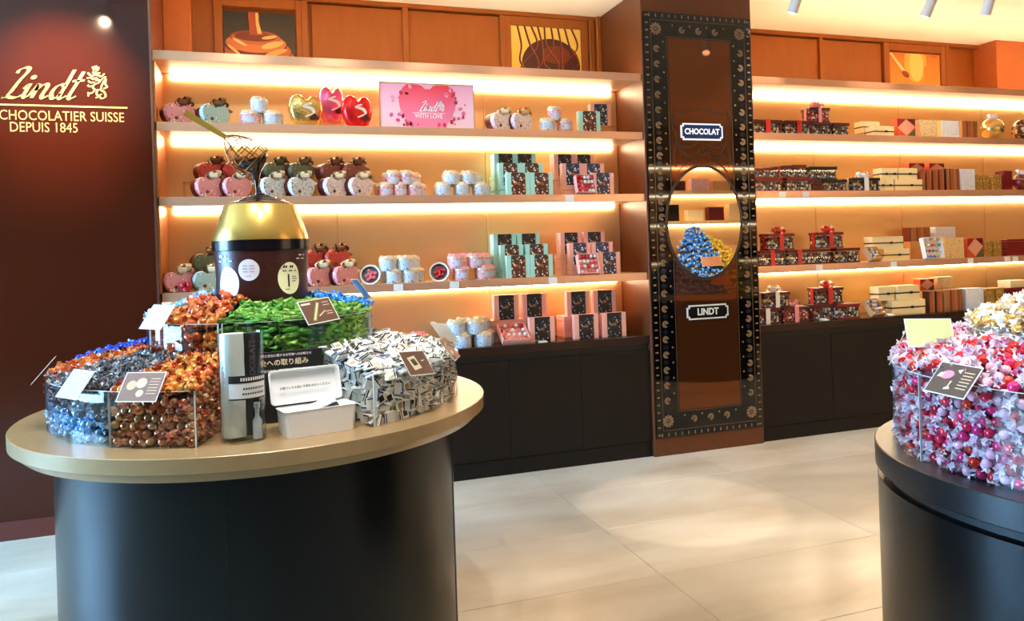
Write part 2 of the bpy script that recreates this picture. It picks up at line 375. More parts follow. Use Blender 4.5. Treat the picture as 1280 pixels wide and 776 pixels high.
for k, (pts, c) in enumerate([(oval(.30, .18, .13, .18), (244, 174, 62)), (oval(.31, .16, .08, .15), (252, 204, 104)), (oval(.48, .10, .09, .08), (226, 130, 36)), (oval(.52, .28, .06, .05), (196, 92, 22)),
    ([(.0, .25), (.02, .27), (.2, .08), (.17, .06)], (250, 214, 150)), (oval(.18, .07, .045, .026, tilt=-.5), (150, 52, 12))]):
    link('print', flat(clipq([(x_, .11 + z_) for x_, z_ in pts], w, h), -.0008*(k + 1), MB()).mesh(mat('print_amber_%d%d%d' % c, c, .45)), t)

# ------------------------------------------------------------------ shelf bays
def bay(side, xa, xb, Z, seams, hole):
    wb = struct('wall_alcove_' + side, MB().box(xa, BK + .012, .80, xb, BK + .05, Z['A']).mesh(M_COPPER))
    ed = [xa] + seams + [xb]
    for a, b in zip(ed[:-1], ed[1:]):
        link('panel', MB().box(a + .002, BK, .80, b - .002, BK + .012, Z['A'] - .052, .0015).mesh(M_COPPER), wb)
    nm = {'A': 'topmost shelf under the fascia', 'B': 'second shelf from the top', 'C': 'third shelf from the top', 'D': 'lowest shelf above the counter'}
    where = 'left of the mirrored pillar' if side == 'left' else 'right of the mirrored pillar'
    for k in 'ABCD':
        z = Z[k]; t = thing('display_shelf', 'copper fronted ' + nm[k] + ' ' + where, 'shelf', ((xa + xb)/2, 0, z)); hw = (xb - xa)/2 - .001
        link('board', MB().box(-hw, .012, -.042, hw, .372, 0).mesh(M_COPPER), t)
        link('front_lip', MB().box(-hw, 0, -.052, hw, .0118, .0, .0015).mesh(M_LIP), t)
        link('rear_rail', MB().box(-hw, .374, -.03, hw, .3995, -.012).mesh(M_COPPER_SIDE), t)
        link('led_strip', MB().box(-hw + .05, .388, -.074, hw - .05, .3995, -.044).mesh(M_LED), t)
        if k == 'A':
            link('led_strip', MB().box(-hw + .05, .05, .0005, hw - .05, .075, .012).mesh(M_LEDUP), t)
            link('board', MB().box(-hw, .374, -.042, hw, .70, -.024).mesh(M_FASCIA), t)
bay('left', X0, XP0, ZL, [.49, 1.527], None)
bay('right', XP1, XE, ZR, [4.35, 5.25, 6.2, 7.1], None)
struct('trim_left', MB().box(X0, 0, .86, X0 + .012, BK, ZL['A'] - .06).mesh(M_COPPER_SIDE))
struct('trim_right', MB().box(XE, -.01, 0, XE + .03, .70, CEIL).mesh(M_COPPER_SIDE))
# base cabinets and the continuous counter tops
def counter(side, xa, xb, z, doors):
    where = 'left of the mirrored pillar' if side == 'left' else 'right of the mirrored pillar'
    thing('worktop', 'dark espresso counter top running under the shelves ' + where, 'counter', ((xa+xb)/2, 0, z),
          me=MB().box(-(xb-xa)/2 + .001, 0, -.058, (xb-xa)/2 - .001, BK - .001, 0, .002).mesh(M_CABTOP))
    n = len(doors) - 1
    for i in range(n):
        a, b = doors[i], doors[i+1]; s = 'left' if side == 'left' else 'right'
        pos = ['first', 'second', 'third', 'fourth', 'fifth', 'sixth', 'seventh'][(n - 1 - i) if side == 'left' else i]
        t = thing('base_cabinet', 'dark brown base cabinet, %s door from the pillar on its %s' % (pos, s), 'cabinet', ((a+b)/2, 0, 0), group='base cabinets under the %s counter' % side)
        w = (b - a)/2
        link('carcass', MB().box(-w + .0005, .024, 0, w - .0005, BK - .01, z - .0585).mesh(M_BLACK), t)
        link('plinth', MB().box(-w + .0005, .012, 0, w - .0005, .024, .105).mesh(M_CAB), t)
        link('door', MB().box(-w + .002, .002, .11, w - .002, .0235, z - .105, .0012).mesh(M_CAB), t)
counter('left', X0, XP0, ZL['E'], [-.03 - .525, -.02, .50, 1.015, 1.527, 2.04, XP0])
counter('right', XP1, XE, ZR['E'], [XP1, 4.12, 4.80, 5.48, 6.16, 6.84, XE])

# ------------------------------------------------------------------ gloss sign panel at the left
t = thing('sign_panel', 'tall gloss brown wall panel with gold script lettering and emblem', 'sign', (-2.5, 0, 0))
link('panel', MB().box(FX0 + 2.5, -.02, .105, X0 + 2.5 - .012, .70, CEIL - .002).mesh(M_DARKGLOSS), t)
link('edge_trim', MB().box(X0 + 2.5 - .012, -.022, .105, X0 + 2.5 - .0005, .70, CEIL - .002).mesh(mat('bronze_edge', (150, 104, 84), .3, .8)), t)
struct('baseboard_left', MB().box(FX0, -.018, 0, X0 - .004, .70, .104).mesh(mat('red_brown_base', (98, 40, 30), .4)))
LINDT = [[(.10,1.66),(.16,1.9),(.40,2.07),(.62,2.0),(.62,1.7),(.50,1.3),(.41,.85),(.34,.36),(.22,.08),(.06,.0),(.30,.03),(.60,-.03),(.84,.02),(1.0,.18)],
 [(.92,.6),(1.12,.95),(1.12,.2),(1.24,.0),(1.42,.2)], [(1.42,.2),(1.62,.98),(1.62,.5),(1.62,.0)], [(1.62,.5),(1.8,.86),(2.02,.98),(2.14,.78),(2.1,.2),(2.24,.0),(2.44,.2)],
 [(3.06,.86),(2.86,.99),(2.62,.8),(2.56,.36),(2.72,.02),(2.92,.06),(3.08,.36)], [(3.1,2.05),(3.1,1.0),(3.08,.2),(3.2,.0),(3.44,.22)], [(3.66,1.95),(3.64,1.0),(3.6,.22),(3.74,.0),(3.98,.22)], [(3.34,1.24),(3.62,1.28),(3.98,1.34)]]
def script(mb, scale, off, w=.27, d0=0, d1=-.006, wide=1):
    for s in LINDT: nib(mb, s, w, 38, .22, d0, d1, 5, .52, scale, off, wide=wide)
    nib(mb, oval(1.12, 1.42, .09, .09, 9) + [(1.21, 1.42)], .14, 38, .9, d0, d1, 1, .52, scale, off, smooth=False, wide=wide); return mb
EMB = [[(.5,1.95),(.42,1.8),(.5,1.62),(.58,1.8),(.5,1.95)], [(.34,1.9),(.4,1.7),(.5,1.6)], [(.66,1.9),(.6,1.7),(.5,1.6)], [(.3,1.56),(.5,1.5),(.72,1.56)], [(.3,1.36),(.5,1.44),(.72,1.36)],
 [(.06,1.52),(.2,1.4),(.34,1.3)], [(.95,1.52),(.82,1.38),(.68,1.3)], [(.0,1.2),(.2,1.24),(.36,1.14)], [(.36,1.2),(.6,1.16),(.66,.98),(.42,.86),(.32,.66),(.5,.52),(.72,.6),(.78,.8)], [(.78,.8),(1.0,1.2),(.98,.9),(1.06,.72),(.86,.62)],
 [(.7,1.06),(.9,1.28),(1.04,1.3)], [(.42,.98),(.2,.96),(.08,1.06)], [(.36,.82),(.16,.72),(.04,.8)], [(.44,.56),(.28,.36),(.12,.3),(.04,.14)], [(.12,.3),(.02,.36)], [(.54,.5),(.5,.3),(.6,.14),(.44,.06)],
 [(.7,.56),(.92,.4),(.96,.14),(.74,.04),(.64,.2),(.78,.3)], [(.5,1.3),(.5,1.06)]]
lx, lz = -1.375 + 2.5, 2.385
link('lettering', script(MB(), .079, (-1.296 + 2.5, 2.383), .25, -.02, -.027, 1.10).mesh(M_GOLD), t)
mb = MB()
for s in EMB: nib(mb, s, .11, 30, .5, -.02, -.026, 5, 0, .094, (-.886 + 2.5, 2.388))
link('emblem', mb.mesh(M_GOLD), t)
link('rule_line', MB().box(-1.95 + 2.5, -.025, 2.338, -.687 + 2.5, -.020, 2.347).mesh(M_GOLD), t)
link('lettering', text_mesh('MAÎTRE CHOCOLATIER SUISSE', .076, M_GOLD, 0, 'RIGHT', sx=.80), t, (-.704 + 2.5, -.021, 2.286))
link('lettering', text_mesh('DEPUIS 1845', .076, M_GOLD, 0, 'RIGHT', sx=.80), t, (-.935 + 2.5, -.021, 2.222))

# ------------------------------------------------------------------ mirrored pillar
struct('wall_pillar', MB().box(XP0, -.02, 0, XP1, .70, CEIL, .003).mesh(mat('pillar_laminate', (104, 56, 26), .4, .3, grain=.06, gscale=18)))
M_GB = mat('black_backed_glass', (9, 7, 6), .035, spec=.5); M_GBR = mat('brown_backed_glass', (112, 64, 36), .035, .72, spec=.6)
M_ORN = mat('ornament_print', (138, 108, 78), .4); M_ORB = mat('ornament_print_dark', (24, 12, 8), .3); M_ORBLUE = mat('ornament_blue', (14, 18, 34), .2)
PX, PZ = (2.58 + 3.455)/2, 0
t = thing('mirror_panel', 'tall black bordered glass panel with oval mirror on the pillar', 'mirror', (PX, -.0205, .125))
hw = .437; ht = 2.99
link('glass', MB().box(-hw, -.010, 0, hw, 0, ht, .001).mesh(M_GB), t, label='black border glass')
iw, ib, it = .25, .187, 2.812
link('glass', MB().box(-iw, -.0112, ib, iw, -.0101, it).mesh(M_GBR), t, label='brown inner glass')
oc = (.0, 1.507); orx, orz = .297, .392
link('mirror_rim', MB().prism(oval(oc[0], oc[1], orx + .022, orz + .022, 56), -.0118, -.0113).mesh(M_ORB), t)
mm = mat('silvered_mirror', (232, 226, 214), .01, 1.0)
link('mirror', MB().prism(oval(oc[0], oc[1], orx, orz, 64), -.0135, -.0119).mesh(mm), t)
e = .0119
mb = MB()
for a, b, c, d in ((-hw+.05, .05, hw-.05, .056), (-hw+.05, ht-.056, hw-.05, ht-.05), (-hw+.05, .05, -hw+.056, ht-.05), (hw-.056, .05, hw-.05, ht-.05),
                   (-iw-.012, ib-.012, iw+.012, ib-.006), (-iw-.012, it+.006, iw+.012, it+.012), (-iw-.012, ib-.012, -iw-.006, it+.012), (iw+.006, ib-.012, iw+.012, it+.012)):
    mb.box(a, -.0106, b, c, -.0101, d)
link('border_line', mb.mesh(mat('border_line_print', (74, 52, 32), .3)), t)
mb = MB()
k = .02
while k < ht - .02:
    for sx in (-1, 1): mb.box(sx*(hw - .022) - .011, -.0106, k, sx*(hw - .022) + .011, -.0101, k + .010)
    k += .0525
k = -hw + .04
while k < hw - .04:
    mb.box(k, -.0106, .012, k + .008, -.0101, .034); mb.box(k, -.0106, ht - .034, k + .008, -.0101, ht - .012); k += .0525
stuff(link('border_ticks', mb.mesh(M_ORN), t))
def rosette_mesh(r, n=9, spread=2*PI):
    mb = MB()
    for i in range(n):
        a = spread*i/n + .35; c, s = cos(a), sin(a)
        mb.add([(c*r*.3 - s*r*.06, -.0008, s*r*.3 + c*r*.06), (c*r*.8 - s*r*.20, -.0008, s*r*.8 + c*r*.20), (c*r, -.0008, s*r), (c*r*.8 + s*r*.20, -.0008, s*r*.8 - c*r*.20), (c*r*.3 + s*r*.06, -.0008, s*r*.3 - c*r*.06)], [(0, 1, 2, 3, 4)])
    mb.prism(oval(0, 0, r*.18, r*.18, 8), -.0010, -.0004); return mb.mesh(M_ORN)
ros = rosette_mesh(.027, 9, 5.4); ros2 = rosette_mesh(.046, 11); dots = MB().prism(oval(0, 0, .007, .007, 8), -.0010, -.0004).mesh(M_ORN)
zs = [.26 + .1075*i for i in range(24)]
for z in zs:
    for sx in (-1, 1):
        link('rosette', ros, t, (sx*.343, -.0102, z), (0, (0 if sx < 0 else PI), 0))
    for sx in (-1, 1): link('dot', dots, t, (sx*.289, -.0102, z + .05))
    for sx in (-1, 1): link('blue_patch', cached(('blue_patch',), lambda: MB().prism(oval(0, 0, .022, .018, 10), -.0006, -.0002).mesh(M_ORBLUE)), t, (sx*.343, -.0102, z + .054))
for z in (.118, ht - .118):
    for x in (-.343, .343): link('rosette', ros2, t, (x, -.0102, z), (0, .5, 0))
    for x in (-.135, 0, .135): link('rosette', ros, t, (x, -.0102, z), (0, -1.2 if z > 1 else 1.9, 0))
    for x in (-.21, -.07, .07, .21): link('dot', dots, t, (x, -.0102, z + .03))
mb = MB()
for sx in (-1, 1):
    nib(mb, [(sx*.02, 2.03), (sx*.08, 1.985), (sx*.15, 2.0), (sx*.19, 2.07), (sx*.14, 2.045), (sx*.08, 2.05), (sx*.03, 2.075)], .012, d0=-.0113, d1=-.0116)
    nib(mb, [(sx*.215, 2.32), (sx*.235, 2.2), (sx*.205, 2.1), (sx*.23, 1.98), (sx*.215, 1.9)], .012, d0=-.0113, d1=-.0116)
    nib(mb, [(sx*.01, 2.32), (sx*.06, 2.31), (sx*.13, 2.285), (sx*.19, 2.29)], .012, d0=-.0113, d1=-.0116)
    for k in range(7): nib(mb, [(sx*(.05 + k*.02), 1.985 + .006*abs(k - 3)), (sx*(.055 + k*.02), 1.965 + .006*abs(k-3))], .008, d0=-.0113, d1=-.0116, n=2)
    nib(mb, [(sx*.0, 1.985), (sx*.03, 2.0), (sx*.02, 2.04)], .012, d0=-.0113, d1=-.0116)
    nib(mb, [(sx*.06, 1.945), (sx*.15, 1.915), (sx*.21, 1.86)], .012, d0=-.0113, d1=-.0116)
stuff(link('scroll_print', mb.mesh(M_ORB), t))
def notched(w, h, n): return [(-w+n,-h),(w-n,-h),(w-n,-h+n),(w,-h+n),(w,h-n),(w-n,h-n),(w-n,h),(-w+n,h),(-w+n,h-n),(-w,h-n),(-w,-h+n),(-w+n,-h+n)]
def plate(label, z, w, h, ground, line, text, size):
    s = thing('name_plate', label, 'sign', (PX, -.0320, z))
    link('plate', MB().prism(notched(w, h, .016), -.006, 0).mesh(line), s, label='light outline plate')
    link('field', MB().prism(notched(w-.011, h-.011, .014), -.0068, -.0060).mesh(ground), s)
    link('lettering', text_mesh(text, size, line, size*.035, sx=.92), s, (0, -.0076, 0))
plate('blue enamel plate reading CHOCOLAT above the oval mirror', 2.278, .172, .060, mat('blue_enamel', (20, 42, 96), .2), emis('lit_white', (1, .99, .97), 1.1), 'CHOCOLAT', .056)
plate('black plate reading LINDT below the oval mirror', .993, .170, .052, mat('black_enamel', (8, 8, 9), .2), mat('plate_white', (225, 225, 222), .4), 'LINDT', .066)

# ------------------------------------------------------------------ opposite side of the shop, seen only in the mirror
YO = -4.80
struct('wall_opposite', MB().box(3.7, YO - .60, 0, 9.1, YO - .38, CEIL).mesh(M_COPPER))
for k in 'ABCD':
    nm = {'A': 'topmost', 'B': 'second', 'C': 'third', 'D': 'lowest'}[k]
    s = thing('display_shelf', nm + ' lit shelf on the opposite wall, seen in the mirror', 'shelf', (6.4, YO, ZL[k]))
    link('board', MB().box(-2.6, -.372, -.042, 2.6, 0, 0).mesh(M_COPPER), s)
    link('led_strip', MB().box(-2.5, -.378, -.058, 2.5, -.350, -.043).mesh(M_LED), s)
thing('counter_cabinet', 'dark cabinet along the opposite wall, seen in the mirror', 'cabinet', (6.4, YO, 0), me=MB().box(-2.6, -.379, 0, 2.6, 0, .85).mesh(M_CAB))
# ================================================================== GOODS ON THE SHELVES
FLOR = {
 'pinkprint': cells('floral_pink', (228, 146, 146), [(206, 84, 96), (250, 232, 226), (168, 70, 80), (150, 150, 168), (250, 240, 236)], 55, .30),
 'mintprint': cells('floral_mint', (172, 200, 192), [(120, 158, 150), (240, 240, 230), (96, 112, 120), (226, 186, 170), (246, 246, 240)], 55, .30),
 'whiteprint': cells('floral_white', (222, 200, 198), [(206, 120, 130), (130, 150, 176), (236, 226, 222), (180, 90, 104), (104, 120, 150)], 85, .38),
 'blueprint': cells('floral_pale_blue', (208, 212, 214), [(92, 120, 156), (206, 140, 140), (228, 232, 234), (70, 86, 120), (170, 170, 150)], 95, .40),
 'rosetin': cells('floral_rose_tin', (226, 172, 170), [(190, 90, 104), (238, 214, 210), (110, 110, 146), (160, 70, 84), (236, 226, 220)], 95, .40),
 'redprint': cells('floral_red', (196, 62, 50), [(232, 130, 104), (150, 34, 30), (240, 170, 140), (120, 24, 24)], 55, .26),
 'greenprint': cells('floral_dark_green', (96, 104, 78), [(150, 156, 120), (58, 66, 48), (176, 160, 120)], 55, .26),
 'brownprint': cells('floral_brown_heart', (128, 66, 48), [(176, 110, 84), (78, 36, 28), (206, 150, 120)], 55, .26),
 'choc': cells('floral_chocolate', (84, 42, 24), [(232, 176, 150), (244, 232, 214), (196, 120, 90), (120, 190, 180), (240, 206, 180)], 58, .34),
 'darkchoc': cells('floral_dark_chocolate', (44, 22, 16), [(150, 104, 84), (190, 170, 150), (96, 60, 46), (70, 110, 100)], 58, .28),
 'navy': cells('floral_navy', (42, 52, 78), [(236, 214, 200), (190, 204, 220), (226, 160, 150), (96, 116, 150), (240, 236, 226)], 58, .34),
 'black': cells('floral_black', (18, 18, 24), [(190, 150, 130), (170, 180, 190), (120, 90, 80), (70, 90, 110), (206, 196, 180)], 58, .28),
 'sweets': cells('mixed_sweets', (70, 44, 34), [(226, 222, 214), (196, 168, 110), (150, 40, 40), (90, 110, 150), (236, 232, 226), (120, 84, 60), (206, 190, 150)], 44, .62, .25),
 'sweets_red': cells('red_white_sweets', (120, 40, 36), [(226, 90, 96), (240, 226, 220), (206, 50, 60), (236, 170, 160), (150, 130, 80)], 60, .62, .25),
 'lattice': cells('gold_lattice', (232, 200, 146), [(186, 140, 84), (246, 226, 186), (206, 166, 110)], 90, .36, .35),
 'silverblue': cells('pale_blue_silver', (218, 222, 232), [(238, 240, 246), (196, 204, 220), (230, 232, 240)], 80, .4, .35),
 'goldpat': cells('gold_pattern', (168, 126, 56), [(226, 190, 110), (120, 84, 34), (240, 214, 150)], 80, .36, .3),
}
stripes('brown_stripes', [(92, 34, 18), (196, 120, 60), (150, 60, 28), (60, 22, 14), (226, 170, 110), (120, 44, 22)], 160)
M_MINT = mat('mint_card', (176, 226, 212), .55); M_PINKC = mat('pink_card', (246, 176, 158), .55); M_CREAM = mat('cream_card', (236, 214, 160), .6, grain=.04, gscale=60)
M_TAN = mat('tan_card', (206, 150, 96), .6); M_MAROON = mat('maroon_card', (84, 16, 18), .4); M_BLACKRIB = mat('black_ribbon', (24, 18, 14), .4)
M_DEEPRED = mat('deep_red_card', (122, 18, 20), .4); M_REDRIB = mat('red_satin_ribbon', (214, 44, 36), .35); M_PINKRIB = mat('pink_satin_ribbon', (240, 150, 150), .35)
M_GOLDRIB = mat('gold_ribbon', (206, 170, 110), .35, .3); M_CREAMRIB = mat('cream_ribbon', (226, 200, 160), .4); M_BRONZERIB = mat('bronze_ribbon', (122, 70, 36), .4, .2)
M_OLIVERIB = mat('olive_ribbon', (110, 82, 44), .4, .2); M_WHITERIB = mat('white_ribbon', (245, 240, 236), .4); M_TINTRIM = mat('pale_gold_trim', (236, 214, 180), .3, .5)
M_FOILG = mat('gold_foil', (222, 190, 110), .22, .8, bump=.5, bscale=60); M_FOILP = mat('pink_foil', (238, 110, 160), .25, .6, bump=.5, bscale=60); M_FOILR = mat('red_foil', (232, 34, 34), .25, .5, bump=.5, bscale=60)
M_CARD = mat('white_card', (240, 236, 230), .6)

def heart_poly(w, h, n=30):
    o = []
    for i in range(n):
        a = 2*PI*i/n; x = sin(a)**3*16 ; z = 13*cos(a) - 5*cos(2*a) - 2*cos(3*a) - cos(4*a); o.append((x/16*w/2, (z + 17)/29*h))
    o = [(x, max(z, .90*h) if abs(x) < .22*w and z > .5*h else z) for x, z in o]
    return [(x, (max(z, .36*h) - .36*h)/.64) for x, z in o[::-1]]
def bow_mesh(r, m, loops=9):
    """ribbon rosette: a crown of full loops with two tails"""
    mb = MB(); rnd = random.Random(loops)
    for k in range(loops):
        a = 2*PI*k/loops; L = r*rnd.uniform(.8, 1.1); w = r*rnd.uniform(.30, .42); e = .25 + .75*(k % 2) + .2*rnd.random(); d = Vector((cos(a), sin(a)*.85, e)).normalized(); sd = d.cross(Vector((0, 0, 1))).normalized()*w; up = sd.cross(d).normalized()
        ring = []
        for q in range(8):
            s = 2*PI*q/8; p = d*(L*.5*(1 - cos(s))) + up*(r*.34*sin(s)); ring.append((p - sd*(.30 + .70*(1 - cos(s))/2), p + sd*(.30 + .70*(1 - cos(s))/2)))
        for q in range(8):
            a1, b1 = ring[q]; a2, b2 = ring[(q + 1) % 8]; mb.quad(a1, b1, b2, a2)
    mb.lathe([(0, r*.45), (r*.22, r*.38), (r*.28, 0), (0, -.02*r)], 8)
    for sg in (-1, 1): mb.quad((0, -.1*r, 0), (.35*r*sg, -.16*r, .02*r), (1.3*r*sg, -.5*r, -.5*r), (.9*r*sg, -.5*r, -.72*r))
    return mb.mesh(m, 40)
def puff(poly, d, y0):
    """pillow-fronted prism: the printed lid of a heart box"""
    mb = MB(); n = len(poly); cx = sum(p[0] for p in poly)/n; cz = sum(p[1] for p in poly)/n
    rings = [(1, 0), (1, -d*.72), (.93, -d*.95), (.6, -d), (.0, -d)]; vs = []; fs = []
    for s, y in rings[:-1]: vs += [(cx + (x-cx)*s, y0 + y, cz + (z-cz)*s) for x, z in poly]
    vs.append((cx, y0 - d, cz)); m = len(rings) - 1
    for r in range(m - 1):
        for i in range(n): j = (i+1) % n; fs.append((r*n+i, r*n+j, (r+1)*n+j, (r+1)*n+i))
    for i in range(n): fs.append(((m-1)*n+i, (m-1)*n+(i+1) % n, m*n))
    fs.append(tuple(range(n))[::-1]); return mb.add(vs, fs)
def heart_box(px, Y, z, pr, bow, label, group, w=.172, h=.118, rz=.52, base=M_MAROON, bowr=.056, lift=0):
    t = thing('heart_box', label, 'gift box', (XA(px, Y, z + .06), Y, z), rz, group)
    link('box_base', cached(('box_base', w, h, base.name), lambda: MB().prism(heart_poly(w, h), -.012, .050).mesh(base, 40)), t)
    link('lid', cached(('lid', w, h, pr), lambda: puff(heart_poly(w*1.03, h*1.03), .034, -.012).mesh(FLOR[pr], 40)), t, (0, 0, -.0015))
    link('bow', cached(('bow', bowr, bow.name), lambda: bow_mesh(bowr, bow)), t, (w*.22, -.014, h*.98))
    link('charm', cached(('charm',), lambda: MB().lathe([(0, .004), (.010, .004), (.010, 0), (0, 0)], 10).xf(Matrix.Rotation(PI/2, 4, 'X')).mesh(mat('bronze_charm', (110, 76, 50), .4, .5))), t, (-w*.16, -.0455, h*.27))
    return t
def frill_mesh(r, m, n=9):
    mb = MB(); rnd = random.Random(3)
    for k in range(n):
        a = 2*PI*k/n + rnd.uniform(-.2, .2); rr = r*rnd.uniform(.45, .85); p = Vector((cos(a)*rr, sin(a)*rr, 0)); hh = rnd.uniform(.013, .022); t = Vector((-sin(a), cos(a), 0))*.022; d = Vector((cos(a), sin(a), 0))*.012
        mb.add([p - t - d, p + t - d, p + t + d, p - t + d, p - t*.6 + Vector((0,0,hh)) - d*.3, p + t*.6 + Vector((0,0,hh*.8)) - d*.3, p + t*.6 + Vector((0,0,hh*.8)) + d*.3, p - t*.6 + Vector((0,0,hh)) + d*.3],
               [(0,1,5,4),(1,2,6,5),(2,3,7,6),(3,0,4,7),(4,5,6,7),(3,2,1,0)])
    return mb.mesh(m)
def round_tin(px, Y, z, pr, label, group, r=.054, h=.076, rot=0, rib=None):
    t = thing('round_tin', label, 'tin', (XA(px, Y, z + h/2), Y, z), rot, group)
    link('tin_body', cached(('tin_body', r, h, pr), lambda: MB().lathe([(0, 0), (r*.98, 0), (r, .003), (r, h*.76), (0, h*.76)], 26).mesh(FLOR[pr], 35)), t)
    link('lid', cached(('lid', r, h, pr), lambda: MB().lathe([(r*1.002, h*.76), (r*1.035, h*.765), (r*1.035, h - .003), (r*1.01, h), (0, h)], 26).mesh(FLOR[pr], 35)), t)
    link('trim', cached(('trim', r, h), lambda: MB().lathe([(r*1.036, h - .011), (r*1.045, h - .010), (r*1.045, h - .004), (r*1.036, h - .003)], 26).mesh(M_TINTRIM, 35)), t)
    link('label_patch', cached(('label_patch', r, h), lambda: MB().lathe([(r + .0006, h*.2), (r + .0012, h*.21), (r + .0012, h*.62), (r + .0006, h*.63)], 8, -PI/2 - .42, -PI/2 + .42).mesh(mat('pale_lilac_patch', (190, 204, 226), .5), 35)), t)
    link('ribbon', cached(('ribbon', r, (rib or M_CREAMRIB).name), lambda: frill_mesh(r, rib or M_CREAMRIB)), t, (0, 0, h))
    return t
def open_tin(px, Y, z, label, fill, group=None, r=.058):
    t = thing('round_tin', label, 'tin', (XA(px, Y, z + r), Y, z + r*.985), 0, group, rot=(rad(78), 0, rad(-14)))
    link('tin_body', MB().lathe([(0, -.05), (r*.96, -.05), (r*.97, 0), (r, .008), (r*.92, .010), (r*.9, -.02), (0, -.02)], 24).mesh(mat('tin_steel', (150, 140, 140), .3, .6), 35), t)
    rnd = random.Random(int(px))
    for k in range(9):
        a = k*2.4; q = r*.62*math.sqrt(k/9); link('sweet', cached(('sweet', fill), lambda: MB().lathe([(0, -.013), (.010, -.009), (.0135, 0), (.010, .009), (0, .013)], 8).mesh(MATS[fill], 40)), t, (cos(a)*q, sin(a)*q, -.004))
    link('lace_rim', cached(('lace_rim',), lambda: MB().lathe([(r*1.0, .004), (r*1.12, .012), (r*1.1, .016), (r*.93, .012)], 24).mesh(M_CARD, 35)), t)
    return t
mat('sweet_pink', (240, 120, 126), .3); mat('sweet_red', (206, 30, 40), .3); mat('sweet_white', (240, 232, 226), .3); mat('sweet_gold', (206, 170, 90), .3, .3); mat('sweet_blue', (80, 120, 190), .3)
def sleeve_box(px, Y, z, card, pr, label, group=None, w=.160, h=.150, d=.045, rz=0):
    t = thing('gift_box', label, 'gift box', (XA(px, Y, z + h/2), Y, z), rz, group)
    link('box_body', cached(('box_body', w, h, d, card.name), lambda: MB().box(-w/2, 0, 0, w/2, d, h, .0015).mesh(card)), t)
    link('lid_seam', cached(('lid_seam', w, h, d, card.name), lambda: MB().box(-w/2 - .0012, -.0012, .0005, w/2 + .0012, d*.55, h + .0012, .001).mesh(card)), t)
    link('printed_sleeve', cached(('printed_sleeve', w, h, pr), lambda: MB().box(-w*.31, -.0026, .0006, w*.31, -.0013, h + .0004).mesh(FLOR[pr])), t)
    link('medallion', cached(('medallion',), lambda: MB().prism(oval(0, 0, .015, .010, 14), -.0036, -.0027).mesh(mat('bronze_print', (150, 96, 60), .4, .3))), t, (0, 0, h*.52))
    return t
def lying_box(px, Y, z, w, h, d, card, label, group=None, rz=0, X=None):
    t = thing('gift_box', label, 'gift box', (XA(px, Y, z + h/2) if X is None else X, Y, z), rz, group)
    link('box_body', cached(('box_body', w, h, d, card.name), lambda: MB().box(-w/2, 0, 0, w/2, d, h*.52, .0015).mesh(card)), t)
    link('lid', cached(('lidb', w, h, d, card.name), lambda: MB().box(-w/2 - .0012, -.0012, h*.52 + .002, w/2 + .0012, d + .0012, h, .0015).mesh(card)), t)
    return t
def tier(where, z, base, front, mid, back, card, prf, prm, prb, cname, skip=()):
    """stepped display: boxes standing on flat boxes at the back, in the middle, and on the shelf in front"""
    f, m, b = front, mid, back
    for i, px in enumerate(f):
        if ('f', i) in skip: continue
        sleeve_box(px, .045, z, card, prf, '%s sleeved gift box, %s of front row, %s' % (cname, ('left', 'right')[i], where))
    xa = XA(m[0], .115, z + .1) ; xb = XA(m[1], .115, z + .1)
    if mid:
        lying_box(0, .10, z, xb - xa + .15, .072, .075, card, 'plain flat box propping the middle row, %s' % where, X=(xa + xb)/2)
        for i, px in enumerate(m): sleeve_box(px, .115, z + .072, card, prm, '%s sleeved gift box, %s of middle row, %s' % (cname, ('left', 'right')[i], where))
    xa = XA(b[0], .2, z + .2); xb = XA(b[1], .2, z + .2)
    for q in range(2): lying_box(0, .19, z + q*.074, xb - xa + .17, .074, .12, card, 'plain flat box, %s under the back row, %s' % (('bottom', 'top')[q], where), X=(xa + xb)/2)
    for i, px in enumerate(b): sleeve_box(px, .205, z + .148, card, prb, '%s sleeved gift box, %s of back row, %s' % (cname, ('left', 'right')[i], where), d=.09)
def tilted_box(px, Y, z, card, label, fill, w=.145, d=.105, h=.045, tilt=52, rz=0):
    """open box of sweets tipped up on its lower edge"""
    t = thing('open_gift_box', label, 'gift box', (XA(px, Y, z + .05), Y, z + .0005), 0, None, rot=(rad(90 - tilt) if tilt < 90 else 0, 0, rz))
    D = .0
    link('tray', cached(('tray', w, d, h, card.name), lambda: MB().box(-w/2, 0, 0, w/2, d, .004).box(-w/2, 0, .004, -w/2 + .004, d, h).box(w/2 - .004, 0, .004, w/2, d, h).box(-w/2, 0, .004, w/2, .004, h).box(-w/2, d - .004, .004, w/2, d, h).mesh(card)), t)
    rnd = random.Random(int(px*7))
    for iy in range(4):
        for ix in range(5):
            k = fill[rnd.randrange(len(fill))]
            link('sweet', cached(('sweet', k), lambda: MB().lathe([(0, -.013), (.010, -.009), (.0135, 0), (.010, .009), (0, .013)], 8).mesh(MATS[k], 40)), t, (-w/2 + .018 + ix*(w - .036)/4, .016 + iy*(d - .032)/3, h - .014), (rnd.random()*3, rnd.random()*3, 0))
    link('support', cached(('support', w, d), lambda: MB().box(-w/2 + .01, d*.55, -.004, w/2 - .01, d*.58, -.001).mesh(card)), t)
    return t
